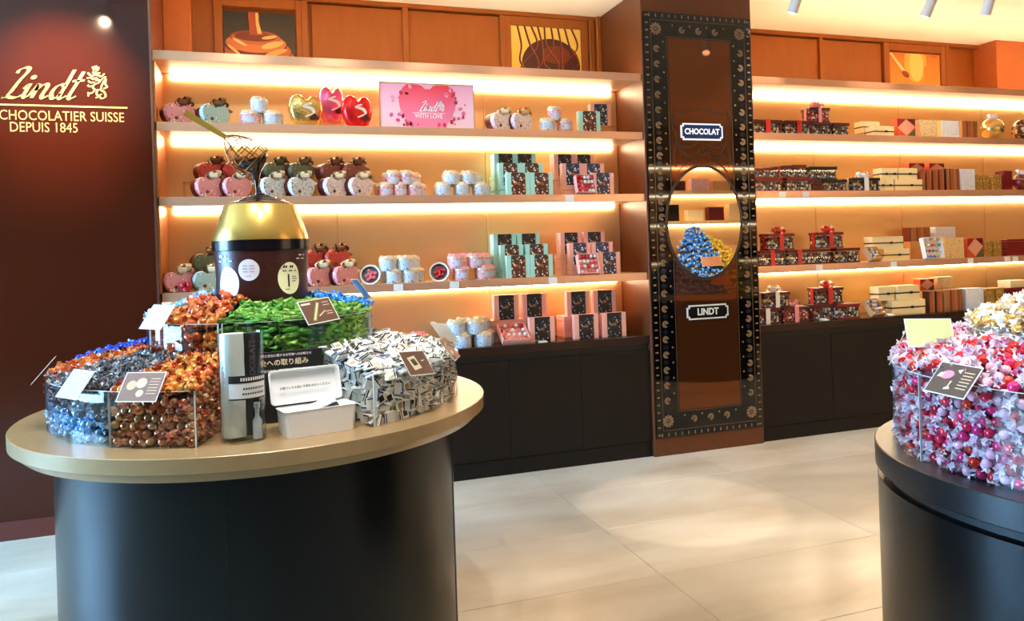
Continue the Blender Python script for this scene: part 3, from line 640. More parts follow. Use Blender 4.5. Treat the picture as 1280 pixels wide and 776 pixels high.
def gift_box(px, Y, z, w, h, d, label, group=None, lid=None, rib=None, bow=True, fill='sweets', rz=0):
    lid = lid or M_MAROON; t = thing('window_gift_box', label, 'gift box', (XA(px, Y, z + h/2), Y, z), rz, group)
    link('base', cached(('base', w, d, lid.name), lambda: MB().box(-w/2, 0, 0, w/2, d, .012, .001).mesh(lid)), t)
    link('sweets', stuff_mesh(w, d, h, fill), t)
    link('window', cached(('window', w, d, h), lambda: MB().box(-w/2 + .001, .001, .0122, w/2 - .001, d - .001, h - .0222).mesh(M_CLEAR)), t)
    link('lid', cached(('lidg', w, d, h, lid.name), lambda: MB().box(-w/2 - .002, -.002, h - .022, w/2 + .002, d + .002, h, .0015).mesh(lid)), t)
    if rib:
        link('ribbon', cached(('ribbon', w, d, h, rib.name), lambda: MB().box(-w/2 - .0035, d*.35, .001, -w/2 - .0022, d*.65, h + .001).box(-w/2 - .0035, d*.35, h + .0002, w/2 + .0035, d*.65, h + .0016).box(-w*.08, -.0038, .001, w*.08, -.0023, h + .0016).box(-w*.08, -.0038, h + .0002, w*.08, d, h + .0018).mesh(rib)), t)
        if bow: link('bow', cached(('bowg', rib.name), lambda: bow_mesh(.058, rib, 6)), t, (0, d*.4, h + .004))
    return t
def stuff_mesh(w, d, h, fill):
    def mk():
        mb = MB(); rnd = random.Random(int(w*1000)); top = h - .026; x0 = -w/2 + .004
        mb.box(x0, .010, .0125, w/2 - .004, d - .006, top)
        nx = max(3, int(w/.022)); nz = max(2, int((top - .012)/.020))
        for i in range(nx):
            for k in range(nz):
                cx = x0 + (i + .5)*(w - .008)/nx + rnd.uniform(-.003, .003); cz = .0125 + (k + .5)*(top - .0125)/nz; r = .0098
                mb.lathe([(0, -r), (r*.8, -r*.5), (r, 0), (r*.7, r*.6), (0, r)], 6, c=(cx, .0125, cz))
        return mb.mesh(FLOR[fill], 40)
    return cached(('sweets', w, d, h, fill), mk)
def cream_box(px, Y, z, w, h, d, label, group=None, rib=True, rz=0):
    t = thing('cream_box', label, 'gift box', (XA(px, Y, z + h/2), Y, z), rz, group)
    link('box_body', cached(('bodyc', w, h, d), lambda: MB().box(-w/2, 0, 0, w/2, d, h*.5, .001).mesh(M_CREAM)), t)
    link('lid', cached(('lidc', w, h, d), lambda: MB().box(-w/2 - .0012, -.0012, h*.5 + .003, w/2 + .0012, d + .0012, h, .001).mesh(M_CREAM)), t)
    if rib:
        link('ribbon', cached(('ribc', w, h, d), lambda: MB().box(-w/2 - .0022, -.0025, h*.44, w/2 + .0022, -.0013, h*.52).box(-w/2 - .0034, -.0025, h*.44, -w/2 - .0014, d + .001, h*.52).box(w*.1 - .012, -.006, h*.40, w*.1 + .012, -.0025, h*.58).mesh(M_BLACKRIB)), t)
    return t
def print_box(px, Y, z, w, h, d, m, label, group=None, side=None, rz=0):
    t = thing('printed_box', label, 'chocolate box', (XA(px, Y, z + h/2), Y, z), rz, group)
    link('box_body', cached(('bodyp', w, h, d, (side or m).name), lambda: MB().box(-w/2, 0, 0, w/2, d, h, .001).mesh(side or m)), t)
    link('front_print', cached(('front_print', w, h, m.name), lambda: MB().box(-w/2 + .002, -.0012, .002, w/2 - .002, -.0001, h - .002).mesh(m)), t)
    return t
M_PR = mat('patch_red', (156, 34, 26), .4); M_PO = mat('patch_orange', (206, 84, 44), .4); M_PG = mat('patch_green', (84, 88, 52), .4); M_PD = mat('patch_dark_red', (96, 20, 26), .4); M_PP = mat('patch_pink', (226, 158, 130), .4)
def patch_box(px, Y, z, w, h, d, label, group=None):
    t = thing('printed_box', label, 'chocolate box', (XA(px, Y, z + h/2), Y, z), 0, group)
    link('box_body', cached(('bodyx', w, h, d), lambda: MB().box(-w/2, 0, 0, w/2, d, h, .001).mesh(M_PO)), t)
    a, b = w/2 - .002, h - .002; pc = [([(-a, b), (-a, h*.55), (0, b)], M_PR), ([(0, b), (a, h*.62), (a, b)], M_PD), ([(-a, .002), (0, .002), (-a, h*.45)], M_PO), ([(0, .002), (a, .002), (a, h*.5)], M_PG), ([(-a*.98, h*.5), (-.0, .01), (a*.98, h*.56), (.0, b)], M_PP)]
    for k, (poly, m) in enumerate(pc): link('print_patch', cached(('print_patch', w, h, k), lambda: MB().prism(poly, -.0010, -.0002).mesh(m)), t)
    return t
def globe_tin(px, Y, z, r, m, label, rib=None):
    t = thing('globe_tin', label, 'tin', (XA(px, Y, z + r), Y, z))
    pr = [(r*sin(PI*k/10), r - r*cos(PI*k/10)) for k in range(11)]; pr[0] = (.02, .0008); pr = [(0, 0), (.022, 0)] + pr[1:]
    link('globe', MB().lathe(pr, 24).mesh(m, 50), t); link('seam', MB().lathe([(r*1.001, -.003), (r*1.02, -.002), (r*1.02, .002), (r*1.001, .003)], 24, c=(0, 0, r)).xf(Matrix.Translation((0, 0, r)) @ Matrix.Rotation(rad(24), 4, 'Y') @ Matrix.Translation((0, 0, -r))).mesh(M_GOLDRIB, 40), t)
    if rib: link('bow', cached(('bowg2', rib.name), lambda: bow_mesh(.05, rib, 6)), t, (0, 0, 2*r - .004))
    return t
def tag(px, z, label):
    thing('price_tag', label, 'price tag', (XA(px, 0, z - .02), -.0006, z - .047), me=cached(('price_tag',), lambda: MB().box(-.03, -.0022, 0, .03, 0, .042).mesh(M_TAGW)))
def counter_card(px, z, label):
    thing('price_card', label, 'price tag', (XA(px, .05, z), .05, z), rot=(.0, 0, .1), me=cached(('price_card',), lambda: MB().add([(-.03, -.02, 0), (.03, -.02, 0), (.03, .025, 0), (-.03, .025, 0), (-.03, -.02, .002), (.03, -.02, .002), (.03, .025, .014), (-.03, .025, .014)], [(3,2,1,0),(4,5,6,7),(0,1,5,4),(1,2,6,5),(2,3,7,6),(3,0,4,7)]).mesh(M_TAGW)))
def riser(px, Y, z, w, h, d, label, X=None):
    t = thing('acrylic_riser', label, 'display stand', (XA(px, Y, z) if X is None else X, Y, z), me=MB().box(-w/2, 0, h - .004, w/2, d, h).box(-w/2, 0, 0, -w/2 + .004, d, h - .004).box(w/2 - .004, 0, 0, w/2, d, h - .004).mesh(M_CLEAR)); return t
B, C, D_, E_ = ZL['B'], ZL['C'], ZL['D'], ZL['E']
TOPL = 'second shelf left of pillar'; MIDL = 'third shelf left of pillar'; LOWL = 'lowest shelf left of pillar'
# ---- second shelf from the top, left of the pillar
heart_box(222, .10, B, 'pinkprint', M_BRONZERIB, 'pink floral heart box alone at the sign panel end of the uppermost goods shelf', 'heart boxes', rz=.5)
heart_box(266, .10, B, 'mintprint', M_OLIVERIB, 'mint floral heart box with brown bow above the whisk handle', 'heart boxes', rz=.5)
round_tin(313, .10, B, 'rosetin', 'pink floral tin under a lone tin, beside the gold foil heart', 'round tins', r=.060)
round_tin(341, .10, B, 'blueprint', 'pale blue floral tin under a lone tin, beside the gold foil heart', 'round tins', r=.060)
round_tin(324, .10, B + .076 + .001, 'blueprint', 'lone pale blue tin on top of two tins near the gold foil heart', 'round tins', r=.050, h=.082)
def foil_heart(px, Y, z, m, label, w, h, rz, lean=0):
    t = thing('foil_heart', label, 'chocolate heart', (XA(px, Y, z + h/2), Y, z), 0, 'large foil wrapped hearts', rot=(0, lean, rz))
    def mk():
        mb = MB(); P = heart_poly(w, h, 34); n = len(P); cz = h*.52; vs = []; fs = []
        R = [(1, .0), (.97, .45), (.85, .75), (.6, .93), (.3, 1.0)]
        prof = [(s, -q*.05) for s, q in R][::-1] + [(s, q*.05) for s, q in R[1:]]
        for s, y in prof: vs += [(x*s, y, cz + (zz - cz)*s) for x, zz in P]
        for r in range(len(prof) - 1):
            for i in range(n): fs.append((r*n+i, r*n+(i+1) % n, (r+1)*n+(i+1) % n, (r+1)*n+i))
        fs.append(tuple(range(n))); fs.append(tuple(range((len(prof)-1)*n, len(prof)*n)))
        return mb.add(vs, fs).mesh(m, 60)
    link('heart', mk(), t)
    mb = MB(); nib(mb, [(-.02, h*.3), (.03, h*.42), (.02, h*.55), (-.03, h*.62), (.01, h*.7)], .022, d0=-.052, d1=-.054); link('ribbon', mb.mesh(M_WHITERIB), t)
    mb = MB()
    for k, (x, z_) in enumerate(((.02, .25), (.05, .25), (.036, .31))): mb.prism(oval(x, h*z_*1.1, .016, .014, 12), -.056, -.053)
    link('badge', mb.mesh(mat('dark_red_badge', (92, 18, 20), .35)), t)
foil_heart(382, .12, B, M_FOILG, 'gold foil heart leaning left of the pink foil heart', .215, .205, .3)
riser(414, .19, B, .17, .06, .10, 'clear stand under the pink foil heart')
foil_heart(414, .24, B + .06, M_FOILP, 'pink foil heart raised on a clear stand between gold and red hearts', .165, .225, .3)
foil_heart(446, .10, B, M_FOILR, 'red foil heart beside the pink heart poster', .20, .205, .35)
# heart poster
xa, xb = XA(475, .06, B + .15), XA(592, .06, B + .15); pw, ph = xb - xa, .288
t = thing('shelf_poster', 'pink advertising board with large red heart and white script', 'poster', ((xa + xb)/2, .06, B))
link('board', MB().box(-pw/2, 0, 0, pw/2, .012, ph, .001).mesh(gradient('poster_pink', (250, 214, 226), (246, 168, 192), 0, ph)), t)
link('gold_edge', MB().box(-pw/2 - .004, -.003, ph, pw/2 + .004, .013, ph + .008).box(-pw/2 - .005, -.003, 0, -pw/2 - .0005, .013, ph).box(pw/2 + .0005, -.003, 0, pw/2 + .005, .013, ph).mesh(mat('thin_gold_frame', (196, 160, 104), .35, .6)), t)
H = [(x, z + .012) for x, z in heart_poly(.375, .29, 40)]; H = [(x, min(max(z, .004), ph - .004)) for x, z in H]
link('heart_print', flat(H[::-1], -.0010, MB()).mesh(gradient('poster_heart', (248, 140, 176), (240, 40, 62), .02, ph)), t)
rnd = random.Random(5); pm = [mat('petal_a', (236, 60, 110), .4), mat('petal_b', (226, 92, 136), .4), mat('petal_c', (250, 150, 180), .4), mat('petal_d', (190, 30, 70), .4)]
pts = [[], [], [], []]
for k in range(64):
    a = rnd.uniform(-.2, 2*PI - .2); q = rnd.uniform(.8, 1.12); x = cos(a)*.225*q; z = .135 + sin(a)*.145*q; r = rnd.uniform(.006, .017)
    if abs(x) < pw/2 - .02 and .018 < z < ph - .018 and not (abs(x) < .1 and z > .2): pts[k % 4].append((x, z, r, rnd.uniform(0, 3)))
for i in range(4):
    mb = MB()
    for x, z, r, q in pts[i]: flat(oval(x, z, r, r*.75, 10, tilt=q)[::-1], -.0016 - .0003*i, mb)
    stuff(link('petal_print', mb.mesh(pm[i]), t))
wp = mat('print_white', (250, 246, 248), .4)
link('lettering', script(MB(), .031, (-.062, .115), .28, -.002, -.003).mesh(wp), t)
mb = MB()
for s in EMB: nib(mb, s, .13, 30, .6, -.002, -.003, 4, 0, .034, (.072, .116))
link('emblem', mb.mesh(wp), t); link('rule_line', MB().box(-.10, -.003, .101, .115, -.002, .104).mesh(wp), t)
link('lettering', text_mesh('WITH LOVE', .040, wp, .0006, sx=.85), t, (.005, -.0024, .082))
heart_box(624, .10, B, 'whiteprint', M_CREAMRIB, 'pale floral heart box with dark red side beside the heart poster', 'heart boxes', rz=.4)
heart_box(649, .10, B, 'whiteprint', M_GOLDRIB, 'pale floral heart box with gold bow beside three small tins', 'heart boxes', rz=.4)
round_tin(684, .10, B, 'blueprint', 'pale floral tin, bottom of three, nearer the heart boxes', 'round tins', r=.056)
round_tin(706, .10, B, 'rosetin', 'pale pink tin, bottom of three, nearer the chocolate box', 'round tins', r=.056)
round_tin(693, .10, B + .077, 'rosetin', 'small tin on top of two tins beside the brown floral box', 'round tins', r=.046, h=.082)
sleeve_box(737, .08, B, M_MINT, 'choc', 'mint box with brown floral sleeve alone on the uppermost goods shelf')
riser(758, .18, B, .17, .075, .09, 'clear stand under the navy floral box')
sleeve_box(751, .19, B + .075, M_PINKC, 'navy', 'pink box with navy floral sleeve raised on a clear stand')
# ---- third shelf
def heart_group(shelfz, low, up, pl, pu, bl, bu, names, where, rzs=.52):
    for i, px in enumerate(low): heart_box(px, .09, shelfz, pl, bl, '%s heart box, %s of lower pair, %s' % (names[0], ('left', 'right')[i], where), 'heart boxes', rz=rzs)
    if up:
        xm = sum(XA(p, .24, shelfz + .1) for p in up)/len(up)
        riser(0, .17, shelfz, .17*len(up) + .10, .105, .14, 'clear riser under the %s heart boxes, %s' % (names[1], where), X=xm)
        for i, px in enumerate(up): heart_box(px, .235, shelfz + .105, pu, bu, '%s heart box with bow, %s of upper pair, %s' % (names[1], ('left', 'right')[i], where), 'heart boxes', rz=rzs)
heart_group(C, (260, 294), (263, 294), 'pinkprint', 'redprint', M_CREAMRIB, M_BRONZERIB, ('pink floral', 'red'), 'behind the dripping whisk')
heart_group(C, (340, 374), (343, 374), 'blueprint', 'greenprint', M_CREAMRIB, M_OLIVERIB, ('pale blue floral', 'dark green'), 'third shelf')
heart_group(C, (417, 448), (413, 441), 'whiteprint', 'brownprint', M_CREAMRIB, M_BRONZERIB, ('white floral', 'brown'), 'third shelf')
def tins(z, Y0, rows, pr, where, name, group, r=.052, h=.074, rib=None):
    for row, (lvl, Y, pxs) in enumerate(rows):
        for i, px in enumerate(pxs):
            pos = ('leftmost', 'middle', 'rightmost')[i] if len(pxs) == 3 else (('left', 'right')[i] if len(pxs) == 2 else 'single')
            round_tin(px, Y, z + lvl*(h + .0005), pr, '%s tin, %s of the %s %s row, %s' % (name, pos, ('bottom', 'top')[lvl], 'front' if Y < .12 else 'rear', where), group, r, h, rot=.3*i, rib=rib)
tins(C, 0, [(0, .10, (483, 500, 518)), (0, .215, (478, 498, 524)), (1, .10, (492, 508)), (1, .215, (487, 517))], 'rosetin', 'third shelf', 'pink floral', 'round tins', r=.047)
tins(C, 0, [(0, .10, (554, 577, 600)), (0, .215, (552, 578, 604)), (1, .10, (564, 585)), (1, .215, (562, 594))], 'blueprint', 'third shelf', 'pale blue floral', 'round tins', r=.052)
tier('third shelf mint display', C, 0, (648, 677), (638, 665), (632, 656), M_MINT, 'choc', 'choc', 'darkchoc', 'mint and brown')
tier('third shelf pink display', C, 0, (731, 754), (716, 742), (706, 730), M_PINKC, 'navy', 'navy', 'black', 'pink and navy', skip=(('f', 0),))
tilted_box(731, .035, C, M_PINKC, 'open pink box of wrapped sweets in front, third shelf pink display', ['sweet_pink', 'sweet_white', 'sweet_red'], tilt=16, w=.14, d=.13)
tag(712, C, 'white price tag under the open pink box, third shelf')
# ---- lowest shelf
heart_box(222, .10, D_, 'pinkprint', M_CREAMRIB, 'pink floral heart box with red berries, at the sign panel end of the lowest shelf', 'heart boxes', rz=.45, bowr=.06)
t = thing('berry_sprig', 'cluster of glossy red berry sweets in front of the pink heart box', 'sweets', (XA(232, .03, D_), .03, D_))
for k in range(8):
    a = k*2.4; link('berry', cached(('berry',), lambda: MB().lathe([(0, 0), (.012, .004), (.016, .016), (.012, .028), (0, .032)], 10).mesh(mat('red_berry', (200, 30, 44), .2), 50)), t, (.03*cos(a)*(.5 + .06*k), .012*sin(a), .0 if k < 4 else .028))
heart_box(259, .10, D_, 'mintprint', M_CREAMRIB, 'teal floral heart box on the lowest shelf, partly behind the drum', 'heart boxes', rz=.35)
riser(258, .17, D_, .24, .105, .14, 'clear riser behind the teal heart box')
heart_box(258, .235, D_ + .105, 'greenprint', M_OLIVERIB, 'dark green heart box raised behind the teal heart box', 'heart boxes', rz=.35)
heart_group(D_, (397, 429), (393, 419), 'pinkprint', 'redprint', M_CREAMRIB, M_BRONZERIB, ('pink floral', 'red'), 'beside the drum')
open_tin(463, .07, D_, 'open tin of pink sweets facing out, beside white floral tins', 'sweet_pink')
tins(D_, 0, [(0, .08, (492, 512)), (0, .20, (486, 520)), (1, .08, (485, 506)), (1, .20, (492, 514))], 'blueprint', 'lowest shelf', 'white floral', 'round tins', r=.056, h=.078)
open_tin(549, .07, D_, 'open tin of red sweets facing out, beside pink floral tins', 'sweet_red')
tins(D_, 0, [(0, .08, (577, 604)), (0, .20, (572, 610)), (1, .08, (570, 594)), (1, .20, (585, 604))], 'rosetin', 'lowest shelf', 'pink floral', 'round tins', r=.056, h=.078, rib=M_PINKRIB)
tier('lowest shelf mint display', D_, 0, (648, 677), (640, 671), (631, 661), M_MINT, 'choc', 'choc', 'darkchoc', 'mint and brown')
tier('lowest shelf pink display', D_, 0, (733, 762), (725, 753), (714, 743), M_PINKC, 'navy', 'navy', 'black', 'pink and navy', skip=(('f', 0),))
tilted_box(735, .03, D_, M_PINKC, 'open pink box of red sweets in front, lowest shelf pink display', ['sweet_red', 'sweet_pink', 'sweet_white'], tilt=18, w=.15, d=.14)
for px, w_ in ((498, 'under the white floral tins'), (568, 'under the pink floral tins'), (691, 'under the lowest mint display')): tag(px, D_, 'white price tag ' + w_)
# ---- counter
tins(E_, 0, [(0, .10, (496, 519)), (0, .215, (500, 524))], 'rosetin', 'on the counter', 'salmon pink floral', 'round tins', r=.06, h=.09, rib=M_PINKRIB)
tins(E_, 0, [(0, .10, (578, 603)), (0, .215, (582, 608)), (1, .10, (570, 593)), (1, .215, (580, 602))], 'blueprint', 'on the counter', 'white floral', 'round tins', r=.06, h=.083)
def dark_set(where, backs, fronts, px_l, z):
    xb = sum(XA(p, .22, z + .1) for p in backs)/2
    for q in range(2): lying_box(0, .20, z + q*.075, .42, .075, .14, M_PINKC, 'plain pink flat box, %s of two under %s' % (('bottom', 'top')[q], where), X=xb - .01)
    for i, p in enumerate(backs): sleeve_box(p, .215, z + .15, M_PINKC, 'black', 'pink box with black floral sleeve, %s of back row, %s' % (('left', 'right')[i], where), w=.175, h=.17)
    for i, p in enumerate(fronts):
        if p: sleeve_box(p, .06, z, M_PINKC, 'black', 'pink box with black floral sleeve, %s of front row, %s' % (('left', 'right')[i], where), w=.178, h=.168)
dark_set('counter display by the salmon tins', (633, 668), (None, 678), 620, E_)
tilted_box(645, .035, E_, M_PINKC, 'open pink box of red sweets tipped forward on the counter', ['sweet_red', 'sweet_pink', 'sweet_white'], tilt=55, w=.19, d=.17)
dark_set('counter display nearest the pillar', (723, 756), (733, 768), 706, E_)
counter_card(678, E_, 'small white card lying before the black floral boxes on the left counter')
# ================= right of the pillar
B, C, D_, E_ = ZR['B'], ZR['C'], ZR['D'], ZR['E']
gift_box(960, .08, B, .26, .112, .12, 'clear sided gift box with red ribbon nearest the pillar, uppermost goods shelf', 'clear sided gift boxes', rib=M_REDRIB, bow=False)
gift_box(999, .08, B, .25, .112, .12, 'clear sided gift box with red ribbon, second from the pillar, uppermost goods shelf', 'clear sided gift boxes', rib=M_REDRIB, bow=False)
gift_box(1028, .08, B, .18, .104, .12, 'clear sided gift box carrying a bowed box, uppermost goods shelf', 'clear sided gift boxes')
gift_box(1052, .08, B, .15, .104, .12, 'clear sided gift box at the end of its row, beside cream boxes', 'clear sided gift boxes')
gift_box(1025, .09, B + .1045, .19, .115, .10, 'clear sided gift box with pink bow on top of another', 'clear sided gift boxes', rib=M_PINKRIB, fill='sweets_red')
cream_box(1089, .16, B + .05, .17, .088, .09, 'cream box with black ribbon propped behind another', None)
lying_box(1089, .16, B, .16, .05, .09, M_TAN, 'low tan box under the cream ribboned box, uppermost goods shelf')
cream_box(1105, .06, B, .20, .085, .09, 'cream box with black ribbon standing in front, beside the patchwork box')
patch_box(1133, .06, B, .185, .148, .06, 'red and green patchwork printed box, uppermost goods shelf')
print_box(1161, .06, B, .19, .146, .06, FLOR['lattice'], 'gold lattice printed box, uppermost goods shelf')
print_box(1188, .06, B, .185, .145, .06, FLOR['silverblue'], 'pale silver blue printed box, uppermost goods shelf', side=M_CREAM)
print_box(1212, .06, B, .17, .145, .06, MATS['brown_stripes'], 'brown striped printed box beside the gold globe tin')
globe_tin(1240, .10, B, .092, M_FOILG, 'gold globe tin with white bow, uppermost goods shelf', M_WHITERIB)
globe_tin(1279, .10, B, .092, cells('dark_globe', (70, 36, 22), [(226, 190, 120), (200, 150, 90), (120, 70, 40)], 40, .5, .3), 'dark brown and gold globe tin at the far end')
# third shelf right
for i, (px, z_, w, h, Y) in enumerate([(962, 0, .23, .10, .06), (1001, 0, .25, .105, .06)]):
    gift_box(px, Y, C + z_, w, h, .11, 'dark red clear sided gift box, bottom row, %s from the pillar, third shelf' % ('first', 'second')[i], 'clear sided gift boxes', lid=M_DEEPRED)
for i, (px, w, h) in enumerate([(949, .10, .085), (962, .12, .09), (974, .11, .10), (985, .10, .105), (999, .16, .11)]):
    gift_box(px, .085, C + (.1005 if px < 980 else .1055), w*.82, h*.92, .08, 'dark red clear sided gift box, upper row, %s from the pillar, third shelf' % ('first', 'second', 'third', 'fourth', 'fifth')[i], 'clear sided gift boxes', lid=M_DEEPRED, rib=M_REDRIB if i == 2 else None, bow=False)
gift_box(1044, .06, C, .23, .092, .11, 'black lidded clear sided gift box, bottom row, nearer the pillar', 'clear sided gift boxes', lid=M_BLACKRIB)
gift_box(1083, .06, C, .27, .105, .11, 'black lidded clear sided gift box with white bow, bottom row, beside cream boxes', 'clear sided gift boxes', lid=M_BLACKRIB, rib=M_WHITERIB)
for i, px in enumerate((1022, 1038)):
    gift_box(px, .07, C + .0925, .13, .10, .09, 'black lidded clear sided gift box, upper row, %s of two' % ('left', 'right')[i], 'clear sided gift boxes', lid=M_BLACKRIB)
lying_box(1022, .07, C, .12, .0925, .09, M_MAROON, 'dark red box under the black lidded pair, third shelf')
for i, (px, w) in enumerate([(1103, .055), (1112, .08), (1136, .28)]): cream_box(px, .06, C, w, .092, .10, 'cream box, lower row, %s, third shelf right of pillar' % ('narrowest', 'middle', 'longest')[i])
for i, (px, w) in enumerate([(1107, .078), (1117, .078), (1135, .19)]): cream_box(px, .07, C + .0925, w, .092, .09, 'cream box, upper row, %s, third shelf right of pillar' % ('left', 'middle', 'longest')[i])
for i, px in enumerate((1146, 1171)):
    lying_box(px, .22, C, .16, .15, .10, M_TAN, 'plain tan box propping a patchwork box, %s of two, third shelf' % ('left', 'right')[i])
    patch_box(px, .22, C + .15, .165, .095, .06, 'dark red patchwork box raised at the back, %s of two, third shelf' % ('left', 'right')[i])
for i, px in enumerate((1153, 1161, 1169, 1177)): print_box(px, .065, C, .052, .165 + .004*i, .14, MATS['brown_stripes'], 'narrow brown striped box seen end on, %s of four, third shelf' % ('first', 'second', 'third', 'fourth')[i], 'narrow striped boxes')
print_box(1191, .06, C, .14, .182, .12, MATS['brown_stripes'], 'tall brown striped box facing out, third shelf')
print_box(1210, .06, C, .155, .178, .10, FLOR['silverblue'], 'pale silver blue box facing out, third shelf')
for i, px in enumerate((1225, 1233, 1246)): print_box(px, .07, C, .055 if i < 2 else .11, .135, .12, FLOR['goldpat'], 'gold patterned box, %s of three, third shelf right of pillar' % ('first', 'second', 'third')[i], 'gold patterned boxes')
print_box(1260, .06, C, .10, .165, .08, M_DEEPRED, 'red printed box beside the gold patterned boxes, third shelf')
globe_tin(1276, .06, C, .07, M_DEEPRED, 'dark red globe tin with white ribbon at the far end, third shelf', M_WHITERIB)
tag(978, C, 'white price tag on the third shelf, nearest the pillar on its right'); tag(1007, C, 'white price tag on the third shelf, second from the pillar on its right')
# lowest shelf right
for i, (px, w, rib) in enumerate([(966, .23, M_REDRIB), (1000, .22, M_REDRIB), (1025, .19, None), (1061, .22, None)]):
    gift_box(px, .06, D_, w, .115, .12, 'clear sided gift box, bottom row, %s from the pillar, lowest shelf' % ('first', 'second', 'third', 'fourth')[i], 'clear sided gift boxes', rib=rib, bow=False)
for i, (px, w) in enumerate([(977, .235), (1039, .235)]):
    gift_box(px, .065, D_ + .1155 + .0018, w, .125, .11, 'clear sided gift box with red bow on top, %s the pillar, lowest shelf' % ('nearest', 'farther from')[i], 'clear sided gift boxes', lid=M_DEEPRED, rib=M_REDRIB)
tilted_box(1092, .03, D_, M_TAN, 'open tan box of wrapped sweets tipped up, lowest shelf', ['sweet_white', 'sweet_blue', 'sweet_gold'], tilt=30, w=.14, d=.11, rz=.25)
cream_box(1121, .06, D_, .26, .095, .10, 'cream box with black ribbon, bottom of two, lowest shelf'); cream_box(1110, .07, D_ + .0955, .31, .10, .09, 'cream box with black ribbon, top of two, lowest shelf')
for i, (px, m) in enumerate([(1150, MATS['brown_stripes']), (1182, FLOR['silverblue'])]):
    lying_box(px, .22, D_, .2, .15, .10, M_TAN, 'plain tan box propping a %s box, lowest shelf' % ('striped', 'silvery')[i])
    print_box(px, .22, D_ + .15, .22, .115, .08, m, '%s printed box raised at the back, lowest shelf' % ('brown striped', 'silvery')[i])
tilted_box(1165, .03, D_, M_CARD, 'open white box of mixed sweets standing up, lowest shelf', ['sweet_white', 'sweet_blue', 'sweet_red', 'sweet_gold'], tilt=12, w=.19, d=.175, h=.04)
print_box(1193, .06, D_, .21, .17, .08, FLOR['lattice'], 'gold lattice printed box, lowest shelf')
patch_box(1219, .06, D_, .175, .16, .06, 'red and green patchwork printed box, lowest shelf')
for i, px in enumerate((1235, 1247)): print_box(px, .07, D_, .09, .135, .12, FLOR['goldpat'], 'gold patterned box, %s of two, lowest shelf right of pillar' % ('first', 'second')[i], 'gold patterned boxes')
for i in range(3): lying_box(1272, .06, D_ + .047*i, .24, .046, .12, M_DEEPRED, 'flat red box, %s of three stacked at the far end' % ('bottom', 'middle', 'top')[i], 'flat red boxes')
for px, w_ in ((1024, 'first'), (1117, 'second'), (1213, 'third'), (1259, 'fourth'), (1269, 'fifth')): tag(px, D_, 'white price tag, %s along the lowest shelf right of pillar' % w_)
# counter right
gift_box(960, .07, E_, .24, .115, .12, 'clear sided gift box, bottom of two on the counter beside the pillar', 'clear sided gift boxes', rib=M_WHITERIB, bow=False)
gift_box(972, .075, E_ + .1155 + .0018, .23, .115, .11, 'clear sided gift box with white bow, top of two on the counter beside the pillar', 'clear sided gift boxes', rib=M_WHITERIB, fill='sweets')
gift_box(996, .06, E_, .235, .115, .12, 'clear sided gift box with pale bow, low on the counter', 'clear sided gift boxes', rib=M_PINKRIB, fill='sweets_red')
gift_box(1030, .08, E_, .19, .12, .12, 'clear sided gift box under a red bowed box on the counter', 'clear sided gift boxes')
gift_box(1038, .085, E_ + .1205, .25, .125, .11, 'clear sided gift box with large red bow, on top, on the counter', 'clear sided gift boxes', rib=M_REDRIB)
gift_box(1061, .05, E_, .22, .115, .12, 'clear sided gift box beside the tipped tan box on the counter', 'clear sided gift boxes', lid=M_DEEPRED)
tilted_box(1096, .04, E_, M_TAN, 'open tan box of sweets tipped up on the counter', ['sweet_white', 'sweet_blue', 'sweet_gold'], tilt=38, w=.17, d=.14, rz=.25)
cream_box(1136, .06, E_, .34, .115, .12, 'long cream box with black ribbon, bottom of the counter stack')
cream_box(1108, .10, E_ + .1155, .16, .112, .09, 'cream box with black ribbon, top left of the counter stack'); cream_box(1136, .08, E_ + .1155, .22, .115, .10, 'cream box with black ribbon, top right of the counter stack')
lying_box(1159, .22, E_, .16, .165, .10, M_TAN, 'plain tan box propping the dark patchwork box on the counter'); patch_box(1159, .22, E_ + .165, .15, .10, .07, 'dark red patchwork box raised at the back of the counter')
lying_box(1182, .22, E_, .16, .165, .10, M_TAN, 'plain tan box propping the gold lattice box on the counter'); print_box(1182, .22, E_ + .165, .18, .11, .07, FLOR['lattice'], 'gold lattice box raised at the back of the counter')
for i, px in enumerate((1165, 1174)): print_box(px, .065, E_, .06, .172, .14, MATS['brown_stripes'], 'narrow brown striped box seen end on, %s of two on the counter' % ('first', 'second')[i], 'narrow striped boxes')
print_box(1192, .06, E_, .19, .176, .12, MATS['brown_stripes'], 'tall brown striped box facing out on the counter')
print_box(1219, .06, E_, .19, .176, .10, FLOR['silverblue'], 'pale silver blue box facing out on the counter')
for i, px in enumerate((1238, 1250)): print_box(px, .07, E_, .09, .165, .12, FLOR['goldpat'], 'gold patterned box, %s of two on the counter' % ('first', 'second')[i], 'gold patterned boxes')
lying_box(1272, .06, E_, .24, .16, .14, M_DEEPRED, 'red box at the far end of the counter'); lying_box(1274, .08, E_ + .16, .2, .06, .12, M_CREAM, 'flat cream box on the red box at the far end of the counter')
counter_card(1031, E_, 'small white card lying before the red bowed boxes on the right counter'); counter_card(1113, E_, 'small white card lying before the cream boxes on the right counter')
